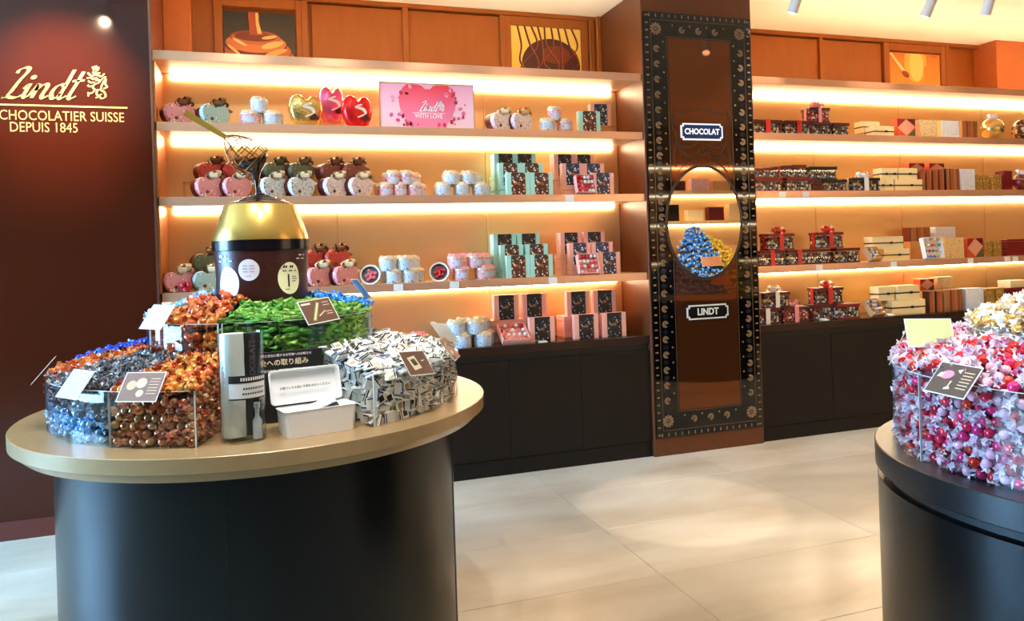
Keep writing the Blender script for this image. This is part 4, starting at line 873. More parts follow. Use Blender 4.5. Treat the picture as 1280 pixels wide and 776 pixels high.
# goods on the opposite wall, only in the mirror
for i, x in enumerate((4.9, 5.25, 5.6, 6.0, 6.35, 6.7, 7.05)):
    t = thing('gift_box', 'boxed chocolates on the opposite third shelf, %s in its row, seen in the mirror' % ('first', 'second', 'third', 'fourth', 'fifth', 'sixth', 'seventh')[i], 'gift box', (x, YO - .22, ZL['C']), me=MB().box(-.13, 0, 0, .13, .1, .16 + .04*(i % 3), .002).mesh([M_MAROON, FLOR['lattice'], M_CAB, M_CREAM][i % 4]))
    t = thing('gift_box', 'boxed chocolates on the opposite second shelf, %s in its row, seen in the mirror' % ('first', 'second', 'third', 'fourth', 'fifth', 'sixth', 'seventh')[i], 'gift box', (x + .1, YO - .22, ZL['B']), me=MB().box(-.15, 0, 0, .15, .1, .15 + .03*(i % 2), .002).mesh([FLOR['rosetin'], M_TAN, M_MAROON][i % 3]))
    t = thing('gift_box', 'boxed chocolates on the opposite lowest shelf, %s in its row, seen in the mirror' % ('first', 'second', 'third', 'fourth', 'fifth', 'sixth', 'seventh')[i], 'gift box', (x - .1, YO - .22, ZL['D']), me=MB().box(-.12, 0, 0, .12, .1, .14 + .05*(i % 2), .002).mesh([M_CAB, M_MAROON, M_TAN][i % 3]))
# ================================================================== ROUND CANDY TABLES
TX, TY, TZ = .003, -1.855, .95
t = thing('round_display_table', 'round table with gold lacquer rim and black drum base', 'table', (TX, TY, 0))
RT = .7855
link('table_top', MB().lathe([(0, TZ), (RT - .002, TZ), (RT, TZ - .002), (RT, TZ - .042), (RT - .004, TZ - .044), (RT - .034, TZ - .072), (RT - .06, TZ - .073), (0, TZ - .073)], 128).mesh(M_TABTOP, 30), t)
bt = .86
link('neck', MB().lathe([(.60, TZ - .074), (.60, bt), (0, bt)], 96).mesh(M_BLACK, 40), t)
link('drum_base', MB().lathe([(0, 0), (.655, 0), (.665, .006), (.665, bt - .001), (0, bt - .001)], 128).mesh(M_SATINBLACK, 40), t)
for a in (-100, -20, 60, 140):
    link('seam', MB().box(-.0012, -.0012, .01, .0012, .0012, bt - .01).mesh(M_BLACK), t, (.6655*cos(rad(a)), .6655*sin(rad(a)), 0))
# ---- candies
M_COPFOIL = mat('copper_candy_foil', (204, 142, 98), .18, .35, spec=.7, vary=.45, hue=.02); M_COPWRAP = mat('copper_candy_wrap', (222, 150, 112), .15, .25, spec=.8, vary=.4, hue=.02)
M_ORF = mat('orange_candy_foil', (196, 104, 52), .24, .35, vary=.35, hue=.02); M_ORW = mat('orange_candy_wrap', (206, 116, 68), .2, .25, vary=.35, hue=.02)
M_AMF = mat('amber_candy_foil', (206, 128, 54), .22, .3, vary=.3, hue=.02); M_AMW = mat('amber_candy_wrap', (190, 92, 52), .2, .25, vary=.35, hue=.02)
M_LBF = mat('glare_blue_candy_foil', (120, 176, 222), .2, .35, vary=.35); M_LBW = mat('light_blue_candy_wrap', (206, 226, 240), .15, .2, vary=.3)  # foil tone is window glare put into colour; wrap also serves blue candies
M_SBF = mat('black_candy_foil', (70, 68, 72), .15, .4, vary=.5); M_SBW = mat('silver_candy_wrap', (190, 192, 198), .15, .6, vary=.45)
M_RBF = mat('royal_blue_candy_foil', (26, 62, 176), .18, .4, vary=.4); M_RBW = mat('royal_blue_candy_wrap', (60, 104, 214), .18, .3, vary=.4)
M_SKF = mat('sky_blue_candy_foil', (36, 130, 226), .2, .35, vary=.35); M_SKW = mat('sky_blue_candy_wrap', (110, 180, 240), .18, .25, vary=.35)
M_REDF = mat('red_candy_foil', (206, 36, 46), .2, .3, vary=.35, hue=.015); M_PKF = mat('pink_candy_foil', (214, 52, 104), .2, .3, vary=.35, hue=.02); M_CLW = mat('clear_white_wrap', (236, 220, 232), .15, 0, spec=.7, vary=.15); M_PKW = mat('pink_white_wrap', (244, 184, 208), .18, 0, vary=.3)
M_WGF = mat('white_gold_candy_foil', (216, 172, 100), .2, .5, vary=.35); M_WGW = mat('white_candy_wrap', (246, 240, 226), .2, 0, vary=.15)
M_GRF = mat('green_stick_foil', (104, 160, 66), .25, .4, vary=.5, hue=.03, bump=.4, bscale=200)
M_YEF = mat('yellow_candy_foil', (232, 196, 60), .2, .3, vary=.3); M_YEW = mat('yellow_candy_wrap', (246, 224, 140), .2, .1, vary=.2); M_GNF = mat('green_candy_foil', (40, 170, 80), .2, .3, vary=.3)
def candy_mesh(key, r, mf, mw, frill=1.0, seed=0):
    """a foil ball with two twisted, crinkled wrapper ends"""
    def mk():
        mb = MB(); rnd = random.Random(seed); n = 10
        mb.lathe([(0, -r*.93)] + [(r*sin(PI*k/6)*rnd.uniform(.96, 1.03), -r*cos(PI*k/6)) for k in range(1, 6)] + [(0, r*.93)], n)
        for sg in (-1, 1):
            vs = []; m = 12; tw = rnd.uniform(0, 3)
            for k in range(m): a = 2*PI*k/m + tw; q = r*.34; vs.append((cos(a)*q, sin(a)*q, sg*r*.90))
            for k in range(m):
                a = 2*PI*k/m + tw + .4; q = r*(.95 if k % 2 else .55)*frill*rnd.uniform(.8, 1.15); vs.append((cos(a)*q, sin(a)*q*.8, sg*r*(1.35 + .45*frill*rnd.random())))
            mb.add(vs, [(k, (k+1) % m, m + (k+1) % m, m + k) for k in range(m)], 1)
        return mb.mesh([mf, mw], 35)
    return cached((key, seed), mk)
def stick_mesh(seed=0, L=.070, r=.0088):
    def mk():
        mb = MB(); rnd = random.Random(seed); pts = [(-L*.5, r*1.6, .0008), (-L*.43, r*.7, r*.4)] + [(L*(-.37 + .74*k/5), r, r*.8) for k in range(6)] + [(L*.43, r*.7, r*.4), (L*.5, r*1.6, .0008)]
        vs = []
        for x, a, b in pts: vs += [(x + rnd.uniform(-.0022, .0022), a*cos(2*PI*k/6 + .5)*rnd.uniform(.72, 1.18), b*sin(2*PI*k/6 + .5)*rnd.uniform(.72, 1.18)) for k in range(6)]
        n = len(pts); fs = [(i*6+k, i*6+(k+1) % 6, (i+1)*6+(k+1) % 6, (i+1)*6+k) for i in range(n - 1) for k in range(6)] + [tuple(range(6)), tuple(range(6*n - 6, 6*n))]
        return mb.add(vs, fs).mesh(M_GRF)
    return cached(('green_stick', seed), mk)
def square_mesh(seed):
    def mk():
        a = .0185; b = .0032; mb = MB()
        wr = [mat('thin_white_wrap', (250, 248, 244), .35, vary=.12), mat('thin_white_wrap', (0,0,0)), mat('thin_grey_wrap', (234, 232, 226), .35, vary=.12)][seed % 3]
        st = [mat('band_black', (22, 20, 22), .35), mat('band_black', (0,0,0)), mat('band_brown', (92, 52, 30), .4), mat('band_blue', (50, 74, 150), .4)][seed % 4]
        pc = [mat('pic_brown', (110, 62, 36), .4), mat('pic_tan', (196, 150, 100), .4), mat('pic_cream', (230, 214, 186), .4), mat('pic_black', (30, 24, 24), .4), mat('pic_blue', (120, 140, 200), .4)][seed % 5]
        mb.box(-a, -a, -b, a, a, b, .0008)
        mb.box(-a - .0003, a - .0001, -b*.75, a + .0003, a + .0003, b*.75, mi=1)
        if seed % 3 != 0: mb.box(-a - .0003, -a - .0003, -b*.75, a + .0003, -a + .0001, b*.75, mi=1)
        mb.box(-a*.98, a*.62, b, a*.98, a*.86, b + .0003, mi=1)
        if seed % 2 == 0: mb.box(-a*.5, -a*.65, b, a*.5, a*.35, b + .0004, mi=2)
        if seed % 2: mb.box(-a*.98, a*.6, -b - .0003, a*.98, a*.86, -b, mi=1)
        return mb.mesh([wr, st, pc])
    return cached(('chocolate_square', seed), mk)
def ring_points(c, th0, th1, r_in, r_out, z0, zw, ztop, sp, wall=True, top=True, side=(False, False), jit=.25, rnd=random):
    """candy centres packed behind a curved clear wall and over the heap above it"""
    P = []
    if wall:
        nz = max(1, int((zw - z0)/(sp*.86)))
        for k in range(nz):
            z = z0 + sp*.5 + k*(zw - z0 - sp*.5)/nz; R = r_out - sp*.55; n = max(1, int(R*(th1 - th0)/sp))
            for i in range(n):
                a = th0 + (i + .5 + .5*(k % 2) - .25)*(th1 - th0)/n
                rr = R - rnd.random()*sp*.35; P.append((c[0] + rr*cos(a) + rnd.uniform(-1,1)*sp*jit*.4, c[1] + rr*sin(a) + rnd.uniform(-1,1)*sp*jit*.4, z + rnd.uniform(-1,1)*sp*jit*.4, 'w', a))
    if top:
        R = r_out - sp*.5; k = 0
        while R > r_in + sp*.2:
            n = max(1, int(R*(th1 - th0)/sp))
            for i in range(n):
                a = th0 + (i + .5 + .5*(k % 2) - .25)*(th1 - th0)/n + rnd.uniform(-1, 1)*jit*sp/R
                rr = R + rnd.uniform(-1, 1)*jit*sp; P.append((c[0] + rr*cos(a), c[1] + rr*sin(a), ztop(rr, a) + rnd.uniform(-.35, .5)*sp*.5, 't', a))
            R -= sp*.88; k += 1
    for q, fl in enumerate(side):
        if not fl: continue
        a = th1 if q else th0; off = (-1 if q else 1)*sp*.55; R = r_out - sp*.6; k = 0
        while R > r_in + sp*.4:
            zt = ztop(R, a); n = max(1, int((zt - z0 - sp*.4)/(sp*.86)))
            for i in range(n):
                z = z0 + sp*.5 + i*sp*.86 + (sp*.4 if k % 2 else 0)
                if z > zt: continue
                P.append((c[0] + R*cos(a) - off*sin(a) + rnd.uniform(-1,1)*sp*.1, c[1] + R*sin(a) + off*cos(a) + rnd.uniform(-1,1)*sp*.1, z, 's', a))
            R -= sp*.92; k += 1
    return P
def heap_core(c, th0, th1, r_in, r_out, z0, ztop, m, name, label, inset):  # solid core, coloured dark for the shade between the candies
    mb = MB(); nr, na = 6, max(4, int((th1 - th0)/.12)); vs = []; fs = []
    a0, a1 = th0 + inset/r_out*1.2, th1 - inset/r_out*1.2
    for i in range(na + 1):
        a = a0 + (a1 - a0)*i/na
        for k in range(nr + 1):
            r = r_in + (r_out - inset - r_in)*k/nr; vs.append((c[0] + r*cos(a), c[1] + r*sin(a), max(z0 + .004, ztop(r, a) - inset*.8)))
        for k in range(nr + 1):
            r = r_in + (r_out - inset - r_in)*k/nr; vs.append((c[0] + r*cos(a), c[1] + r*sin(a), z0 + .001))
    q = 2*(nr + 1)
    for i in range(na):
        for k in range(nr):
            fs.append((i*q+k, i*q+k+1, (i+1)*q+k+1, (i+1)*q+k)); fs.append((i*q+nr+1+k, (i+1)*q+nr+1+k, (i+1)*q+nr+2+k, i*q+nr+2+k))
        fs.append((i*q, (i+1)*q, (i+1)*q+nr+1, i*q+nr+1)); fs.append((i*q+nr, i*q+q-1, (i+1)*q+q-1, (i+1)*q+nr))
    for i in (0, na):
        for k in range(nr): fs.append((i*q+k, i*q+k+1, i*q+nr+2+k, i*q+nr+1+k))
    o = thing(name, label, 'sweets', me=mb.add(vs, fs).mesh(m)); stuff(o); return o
def put(P, name, label, cat, group, meshes, mode='ball', rnd=random, cap=298):
    """single candies for what the picture shows largest; the rest of the heap joined into one mass"""
    seen, rest, n = [], [], 0
    for p in P:
        x, y = proj(*p[:3]); (seen if -25 < x < 1300 and y < 800 else rest).append(p)
    seen.sort(key=lambda p: (p[0])**2 + (p[1] + DIST)**2); rest += seen[cap:]; seen = seen[:cap]
    mb = MB(); fl = None
    for p in seen + rest:
        me = meshes[rnd.randrange(len(meshes))]
        if mode == 'ball': rot = (rnd.uniform(0, PI), rnd.uniform(0, PI), rnd.uniform(0, 2*PI))
        elif mode == 'stick':
            rot = (rnd.uniform(0, 6), rnd.gauss(0, .22), p[4] + PI/2 + rnd.gauss(0, .38 if p[3] == 'w' else .7))
        else:
            if p[3] == 't': rot = (rnd.gauss(0, .42), rnd.gauss(0, .42), rnd.uniform(0, 6))
            elif rnd.random() < .72:
                M = Matrix.Rotation(p[4] + PI/2 + (0 if p[3] == 'w' else PI/2) + rnd.gauss(0, .15), 4, 'Z') @ Matrix.Rotation(PI/2 + rnd.gauss(0, .15), 4, 'X') @ Matrix.Rotation(rnd.choice((0, PI/2, PI, -PI/2)) + rnd.gauss(0, .25), 4, 'Z'); rot = M.to_euler()
            else: rot = (rnd.gauss(0, .3), rnd.gauss(0, .3), p[4] + rnd.uniform(-.4, .4))
        n += 1
        if n <= len(seen): thing(name, label, cat, p[:3], 0, group, me, rot)
        else:
            from mathutils import Euler
            M = Matrix.Translation(p[:3]) @ Euler(rot).to_matrix().to_4x4(); fl = me
            mb.add([M @ v.co for v in me.vertices], [tuple(q.vertices) for q in me.polygons], 0)
            mb.mi[-len(me.polygons):] = [q.material_index for q in me.polygons]
    if fl:
        o = thing(name + '_mass', 'remaining ' + group, 'sweets', me=mb.mesh(list(fl.materials), 35)); stuff(o)
def wall_arc(c, R, z0, z1, a0, a1, name, label, th=.004, ends=(0, 0), r_in=.4, n=40):
    mb = MB(); mb.lathe([(R, z0), (R, z1), (R + th, z1), (R + th, z0), (R, z0)], n, a0, a1)
    t = thing(name, label, 'acrylic bin', (c[0], c[1], 0)); link('curved_wall', mb.mesh(M_CLEAR, 40), t)
    for a, fl in zip((a0, a1), ends):
        if fl:
            d = MB().box(r_in, -th/2, z0, R, th/2, z1).xf(Matrix.Rotation(a, 4, 'Z')); link('divider', d.mesh(M_CLEAR), t)
    e = MB().lathe([(R - .0006, z1), (R - .0006, z1 + .0012), (R + th + .0006, z1 + .0012), (R + th + .0006, z1), (R - .0006, z1)], n, a0, a1); link('top_edge', e.mesh(mat('acrylic_edge', (214, 224, 226), .15), 40), t)
    e2 = MB()
    for a in (a0, a1): e2.box(R - .001, -.001, z0, R + th + .001, .001, z1).xf(Matrix.Identity(4))
    for a in (a0, a1):
        link('edge', cached(('acr_edge', R, z0, z1), lambda: MB().box(R - .0008, -.0012, z0, R + th + .0008, .0012, z1).mesh(MATS['acrylic_edge'])), t, rot=(0, 0, a))
    return t
c0 = (TX, TY); RB = .675; ZW = TZ + .155
def ztl(r, a): return ZW + .0 + (RB - r)/(RB - .38)*.058
R_ = random.Random(21); D = rad
# front-left: copper balls
a0, a1 = D(-128), D(-106)
wall_arc(c0, RB, TZ + .0005, ZW, a0, a1, 'acrylic_bin', 'clear acrylic bin of copper wrapped balls at the front of the gold table', ends=(0, 1))
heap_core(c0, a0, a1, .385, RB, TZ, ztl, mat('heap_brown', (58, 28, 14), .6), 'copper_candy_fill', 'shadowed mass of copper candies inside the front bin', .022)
P = ring_points(c0, a0, a1, .385, RB, TZ, ZW - .01, ztl, .0275, side=(False, True), rnd=R_)
pl = [p for p in P if p[3] != 't']; pt = [p for p in P if p[3] == 't']
put(pl, 'copper_candy', 'copper brown candy ball in shiny wrapper, behind the front clear wall', 'candy', 'copper brown candies in the front bin', [candy_mesh('copper_candy', .0135, M_COPFOIL, M_COPWRAP, 1.0, k) for k in range(3)], rnd=R_)
put(pt, 'amber_candy', 'amber orange candy on top of the copper candy bin', 'candy', 'amber candies heaped on the front bin', [candy_mesh('amber_candy', .0145, M_AMF, M_AMW, .9, k) for k in range(3)], rnd=R_)
# left: window glare tinted into the wall candies, black and silver heap above
a0, a1 = D(-163), D(-128)
wall_arc(c0, RB, TZ + .0005, ZW, a0, a1, 'acrylic_bin', 'clear acrylic bin of silver candies, some tinted for glare, at the left of the gold table', ends=(0, 1))
heap_core(c0, a0, a1, .385, RB, TZ, ztl, mat('heap_slate', (40, 44, 52), .6), 'silver_candy_fill', 'shadowed mass of silver candies inside the left bin', .022)
P = ring_points(c0, a0, a1, .385, RB, TZ, ZW - .01, ztl, .0265, side=(True, False), rnd=R_)
wl_ = [p for p in P if p[3] != 't']; tp = [p for p in P if p[3] == 't']
lb = [p for p in wl_ if p[2] < TZ + .095 + R_.uniform(-.03, .02) and p[4] < D(-131)]; sb = [p for p in wl_ if p not in lb] + tp
put(lb, 'glare_blue_candy', 'wrapped candy coloured pale blue for window glare, behind the left clear wall', 'candy', 'glare tinted candies in the left bin', [candy_mesh('glare_blue_candy', .012, M_LBF, M_LBW, 1.1, k) for k in range(3)], rnd=R_)
put(sb, 'silver_candy', 'black candy in silver twist wrapper, heaped in the left bin', 'candy', 'black and silver candies in the left bin', [candy_mesh('silver_candy', .012, M_SBF, M_SBW, 1.15, k) for k in range(3)], rnd=R_)
# far left: orange copper
a0, a1 = D(-195), D(-163)
wall_arc(c0, RB, TZ + .0005, ZW, a0, a1, 'acrylic_bin', 'clear acrylic bin of orange candies at the far left of the gold table', ends=(0, 1))
heap_core(c0, a0, a1, .385, RB, TZ, ztl, MATS['heap_brown'], 'orange_candy_fill', 'shadowed mass of orange candies inside the far left bin', .022)
P = ring_points(c0, a0, a1, .385, RB, TZ, ZW - .01, ztl, .030, rnd=R_)
put(P, 'orange_candy', 'orange copper candy in the far left bin behind the silver heap', 'candy', 'orange candies in the far left bin', [candy_mesh('orange_candy', .0145, M_ORF, M_ORW, .9, k) for k in range(3)], rnd=R_)
# back left: royal blue
a0, a1 = D(-228), D(-195)
wall_arc(c0, RB, TZ + .0005, ZW, a0, a1, 'acrylic_bin', 'clear acrylic bin of royal blue candies at the back of the gold table', ends=(1, 1))
def ztb(r, a): return ztl(r, a) + .02
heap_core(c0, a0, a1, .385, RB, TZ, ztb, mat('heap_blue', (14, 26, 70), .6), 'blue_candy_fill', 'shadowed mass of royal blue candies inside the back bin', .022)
P = ring_points(c0, a0, a1, .385, RB, TZ, ZW - .01, ztb, .030, wall=False, rnd=R_)
put(P, 'royal_blue_candy', 'royal blue foil candy heaped at the back of the gold table', 'candy', 'royal blue candies in the back bin', [candy_mesh('royal_blue_candy', .0145, M_RBF, M_RBW, .7, k) for k in range(3)], rnd=R_)
# right: chocolate squares
a0, a1 = D(-64), D(16)
wall_arc(c0, RB + .012, TZ + .0005, ZW, a0, a1, 'acrylic_bin', 'clear acrylic bin of thin white chocolate squares at the right of the gold table', ends=(1, 1), r_in=.42)
for a in (D(-42.5),): pass
def zts(r, a): return ZW - .008 + (RB - r)/(RB - .38)*.075
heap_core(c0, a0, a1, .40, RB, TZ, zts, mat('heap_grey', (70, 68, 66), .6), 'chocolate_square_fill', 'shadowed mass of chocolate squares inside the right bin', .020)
P = ring_points(c0, a0, a1, .40, RB + .010, TZ, ZW - .004, zts, .0305, side=(True, False), rnd=R_)
pw_ = [p for p in P if p[3] == 'w']; po = [p for p in P if p[3] != 'w']
pw2 = pw_ + ring_points(c0, a0, D(-20), .40, RB + .004, TZ + .012, ZW - .004, zts, .034, top=False, rnd=R_)
sq = [square_mesh(k) for k in range(20)]
put(pw2, 'chocolate_square', 'thin square chocolate in white wrapper, pressed against the right clear wall', 'candy', 'chocolate squares against the right clear wall', sq, 'sq', rnd=R_, cap=150)
po2 = po + ring_points(c0, a0, D(-10), .40, RB - .02, TZ, ZW, lambda r, a: zts(r, a) + .006, .040, wall=False, rnd=R_)
put(po2, 'chocolate_square', 'thin square chocolate in white wrapper, lying on top of the right heap', 'candy', 'chocolate squares on top of the right heap', sq, 'sq', rnd=R_, cap=148)
# ---- inner tier
RI = .38; ZI0 = 1.06; ZI = 1.262
thing('tier_pedestal', 'black round pedestal carrying the inner candy bins of the gold table', 'display stand', (TX, TY, TZ), me=MB().lathe([(0, .0005), (.372, .0005), (.372, ZI0 - TZ), (0, ZI0 - TZ)], 64).mesh(M_SATINBLACK, 40))
def zti(r, a): return ZI + (RI - r)/(RI - .17)*.055
def zto(r, a): return ZI - .005 + (RI - r)/(RI - .17)*.085
a0, a1 = D(-158), D(-111)
wall_arc(c0, RI, ZI0 + .0005, ZI, a0, a1, 'acrylic_bin', 'tall clear acrylic bin of large orange candies on the inner tier', ends=(0, 1), r_in=.18)
heap_core(c0, a0, a1, .175, RI, ZI0, zto, MATS['heap_brown'], 'large_orange_candy_fill', 'shadowed mass of large orange candies in the inner bin', .026)
P = ring_points(c0, a0, a1, .175, RI, ZI0, ZI - .012, zto, .036, side=(True, False), rnd=R_)
put(P, 'large_orange_candy', 'large orange wrapped candy in the tall inner bin beside the drum', 'candy', 'large orange candies in the inner bin', [candy_mesh('large_orange_candy', .0185, M_ORF, M_ORW, .95, k) for k in range(4)], rnd=R_)
a0, a1 = D(-109), D(-18)
wall_arc(c0, RI, ZI0 + .0005, ZI, a0, a1, 'acrylic_bin', 'tall clear acrylic bin of green chocolate sticks on the inner tier', ends=(1, 1), r_in=.18)
link('seam', MB().box(-.002, -.003, ZI0, .002, .003, ZI).mesh(MATS['acrylic_edge']), None, (0, 0, 0)) if False else None
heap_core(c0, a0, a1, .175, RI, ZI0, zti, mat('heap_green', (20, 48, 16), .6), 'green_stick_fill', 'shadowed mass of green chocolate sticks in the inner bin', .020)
P = ring_points(c0, a0, a1, .175, RI, ZI0, ZI, zti, .0195, top=False, jit=.5, rnd=R_)
P = [(TX + (x - TX)*.985, TY + (y - TY)*.985, z, k, a) for x, y, z, k, a in P]
keep = []
for p in P:
    if R_.random() < .62: keep.append(p)
put(keep, 'green_stick', 'green foil chocolate stick stacked behind the tall clear wall', 'candy', 'green chocolate sticks behind the clear wall', [stick_mesh(k) for k in range(4)], 'stick', rnd=R_, cap=160)
P = ring_points(c0, a0 + .05, a1, .19, RI, ZI0, ZI, lambda r, a: zti(r, a) + .003, .023, wall=False, jit=.6, rnd=R_)
put(P, 'green_stick', 'green foil chocolate stick lying on top of the green heap', 'candy', 'green chocolate sticks on top of the heap', [stick_mesh(k) for k in range(4)], 'stick', rnd=R_, cap=130)
a0, a1 = D(-18), D(40)
def ztk(r, a): return ZI + .02 + (RI - r)/(RI - .17)*.04
wall_arc(c0, RI, ZI0 + .0005, ZI + .005, a0, a1, 'acrylic_bin', 'tall clear acrylic bin of sky blue candies behind the green sticks', ends=(0, 1), r_in=.18)
heap_core(c0, a0, a1, .175, RI, ZI0, ztk, MATS['heap_blue'], 'sky_blue_candy_fill', 'shadowed mass of sky blue candies in the inner bin', .022)
P = ring_points(c0, a0, a1, .175, RI, ZI0, ZI, ztk, .031, rnd=R_)
put(P, 'sky_blue_candy', 'sky blue wrapped candy behind the green stick heap', 'candy', 'sky blue candies in the inner bin', [candy_mesh('sky_blue_candy', .015, M_SKF, M_SKW, .9, k) for k in range(3)], rnd=R_)
a0, a1 = D(150), D(201)
wall_arc(c0, RI, ZI0 + .0005, ZI, a0, a1, 'acrylic_bin', 'tall clear acrylic bin of pale blue candies behind the orange ones', ends=(1, 0), r_in=.18)
def ztp(r, a): return ZI + .01 + (RI - r)/(RI - .17)*.07
heap_core(c0, a0, a1, .175, RI, ZI0, ztp, MATS['heap_slate'], 'baby_blue_candy_fill', 'shadowed mass of baby blue candies behind the orange candies', .022)
P = ring_points(c0, a0, a1, .175, RI, ZI0, ZI, ztp, .032, wall=False, rnd=R_)
put(P, 'baby_blue_candy', 'baby blue wrapped candy peeking over the large orange candies', 'candy', 'baby blue candies behind the orange heap', [candy_mesh('baby_blue_candy', .015, M_SKW, M_LBW, 1, k) for k in range(3)], rnd=R_)
# ---- the drum with chocolate and whisk
t = thing('chocolate_drum', 'gold topped brown drum with printed ovals and a dark chocolate puddle', 'display', (TX, TY, ZI0))
z = lambda v: v - ZI0
link('foot', MB().lathe([(0, .0005), (.150, .0005), (.150, z(1.305)), (0, z(1.305))], 48).mesh(M_SATINBLACK, 40), t)
RD = .163
link('label_wrap', MB().lathe([(0, z(1.3055)), (RD*.97, z(1.3055)), (RD*.985, z(1.312)), (RD*.96, z(1.40)), (RD, z(1.492)), (0, z(1.492))], 64).mesh(mat('brown_label_wrap', (58, 24, 20), .32, spec=.5), 30), t)
link('black_band', MB().lathe([(RD*1.0, z(1.4925)), (RD*1.03, z(1.494)), (RD*1.03, z(1.528)), (0, z(1.528))], 64).mesh(mat('black_band_gloss', (16, 12, 16), .2), 30), t)
link('gold_cone', MB().lathe([(RD*1.02, z(1.5285)), (RD*1.022, z(1.531)), (RD*.775, z(1.652)), (RD*.755, z(1.656)), (0, z(1.656))], 64).mesh(mat('gold_cone_paint', (204, 164, 84), .25, .75), 30), t)
link('silver_dish', MB().lathe([(.105, z(1.6565)), (.112, z(1.6615)), (.100, z(1.663)), (0, z(1.658))], 48).mesh(mat('pale_dish', (206, 190, 176), .15, .6), 40), t)
M_CHOC = mat('liquid_chocolate', (38, 18, 12), .08, spec=.7)
for k, (r, zz) in enumerate(((.108, 1.662), (.086, 1.670), (.062, 1.678), (.040, 1.686), (.020, 1.693))):
    link('chocolate_fold', MB().lathe([(0, z(zz) - .004), (r*.8, z(zz) - .004), (r, z(zz)), (r*.92, z(zz) + .006), (r*.6, z(zz) + .007), (0, z(zz) + .007)], 32).mesh(M_CHOC, 60), t, (.004*(k % 2), 0, 0))
def wrap(poly, R, off=.0012):
    return [((R(zz) + off)*cos(-PI/2 + x/RD), (R(zz) + off)*sin(-PI/2 + x/RD), zz) for x, zz in poly]
def RDz(zz):
    q = zz + ZI0
    return RD*(.985 + (q - 1.312)/(.088)*(-.025)) if q < 1.40 else RD*(.96 + (q - 1.40)/.092*.04)
def decal(cx, cz, rx, rz, m, off=.0015, name='printed_oval', n=30):
    mb = MB(); vs = []; fs = []; rings = 5
    for k in range(rings + 1):
        s = k/rings
        for x, zz in oval(cx, cz, rx*s if k else rx*.001, rz*s if k else rz*.001, n): vs.append(wrap([(x, zz)], RDz, off)[0])
    for k in range(rings):
        for i in range(n): fs.append((k*n+i, k*n+(i+1) % n, (k+1)*n+(i+1) % n, (k+1)*n+i))
    link(name, mb.add(vs, fs).mesh(m, 60), t)
def bars(rows, m, off=.0022):
    mb = MB()
    for x0, x1, zz, h in rows:
        k = max(1, int((x1 - x0)/.008)); 
        for i in range(k):
            if k > 3 and i % 3 == 2: continue
            q = [(x0 + (x1-x0)*i/k, zz), (x0 + (x1-x0)*(i+.8)/k, zz), (x0 + (x1-x0)*(i+.8)/k, zz + h), (x0 + (x1-x0)*i/k, zz + h)]; mb.add(wrap(q, RDz, off), [(0, 1, 2, 3)])
    stuff(link('small_print', mb.mesh(m), t))
po_ = mat('print_pale_oval', (232, 234, 240), .4); pc_ = mat('print_cream_oval', (234, 228, 190), .4); pg = mat('print_grey_text', (150, 146, 156), .5); pk = mat('print_black_text', (28, 20, 16), .5)
decal(-.128, z(1.378), .046, .060, po_); decal(-.046, z(1.425), .037, .037, mat('print_lilac_oval', (214, 208, 216), .4)); decal(.098, z(1.392), .046, .056, pc_)
nibm = MB()
for i in range(24):
    a = 2*PI*i/24; b = 2*PI*(i+1)/24; q = [(.048 + .03*cos(a), z(1.438) + .016*sin(a)), (.048 + .03*cos(b), z(1.438) + .016*sin(b)), (.048 + .028*cos(b), z(1.438) + .0145*sin(b)), (.048 + .028*cos(a), z(1.438) + .0145*sin(a))]
    nibm.add(wrap(q, RDz, .0016), [(0, 1, 2, 3)])
link('embossed_crest', nibm.mesh(mat('print_brown_crest', (92, 46, 38), .4)), t)
bars([(-.150, -.108, z(1.418), .003), (-.155, -.104, z(1.406), .003), (-.156, -.100, z(1.394), .003), (-.142, -.114, z(1.366), .002), (-.138, -.118, z(1.344), .002), (-.066, -.026, z(1.438), .003), (-.068, -.024, z(1.428), .003), (-.066, -.026, z(1.418), .003), (-.056, -.036, z(1.403), .002)], pg)
bars([(.072, .124, z(1.428), .008), (.070, .128, z(1.416), .004), (.108, .128, z(1.396), .003), (.108, .132, z(1.388), .003), (.108, .126, z(1.380), .003), (.080, .096, z(1.352), .003)], pk)
mb = MB(); mb.add(wrap([(.090, z(1.362)), (.097, z(1.362)), (.097, z(1.406)), (.090, z(1.406))], RDz, .0022), [(0, 1, 2, 3)]); link('stick_print', mb.mesh(pk), t)
bars([(-.166, -.128, z(1.470), .009), (-.172, -.104, z(1.455), .004), (.140, .175, z(1.470), .005), (.128, .172, z(1.458), .004)], mat('print_white_text', (232, 226, 226), .5))
# whisk
wz = lambda px, py: (TX + (px - 325)*.00305, TY + .002, 1.661 + (255 - py)*.00288)
t = thing('whisk', 'gold handled wire whisk held up, streaming dark chocolate onto the drum', 'whisk', (TX, TY, 1.69))
L = lambda px, py, dy=0: Vector(wz(px, py)) - Vector((TX, TY, 1.69)) + Vector((0, dy, 0))
a, b = L(246, 142), L(288, 171); d = (b - a).normalized(); n_ = Vector((-d.z, 0, d.x))
mb = MB(); q = .0105
vs = []
for p in (a, b):
    for s1, s2 in ((-1, -1), (1, -1), (1, 1), (-1, 1)): vs.append(p + n_*q*s1*(1 if p is a else .8) + Vector((0, .004*s2, 0)))
mb.add(vs, [(0,1,2,3), (4,5,6,7), (0,1,5,4), (1,2,6,5), (2,3,7,6), (3,0,4,7)]); link('handle', mb.mesh(mat('gold_handle', (196, 164, 70), .25, .8)), t)
M_WIRE = mat('dark_gold_wire', (112, 70, 24), .3, .7)
ax0, ax1 = b, L(322, 204); axd = (ax1 - ax0); axl = axd.length; axd.normalize(); pn = Vector((-axd.z, 0, axd.x)).normalized()
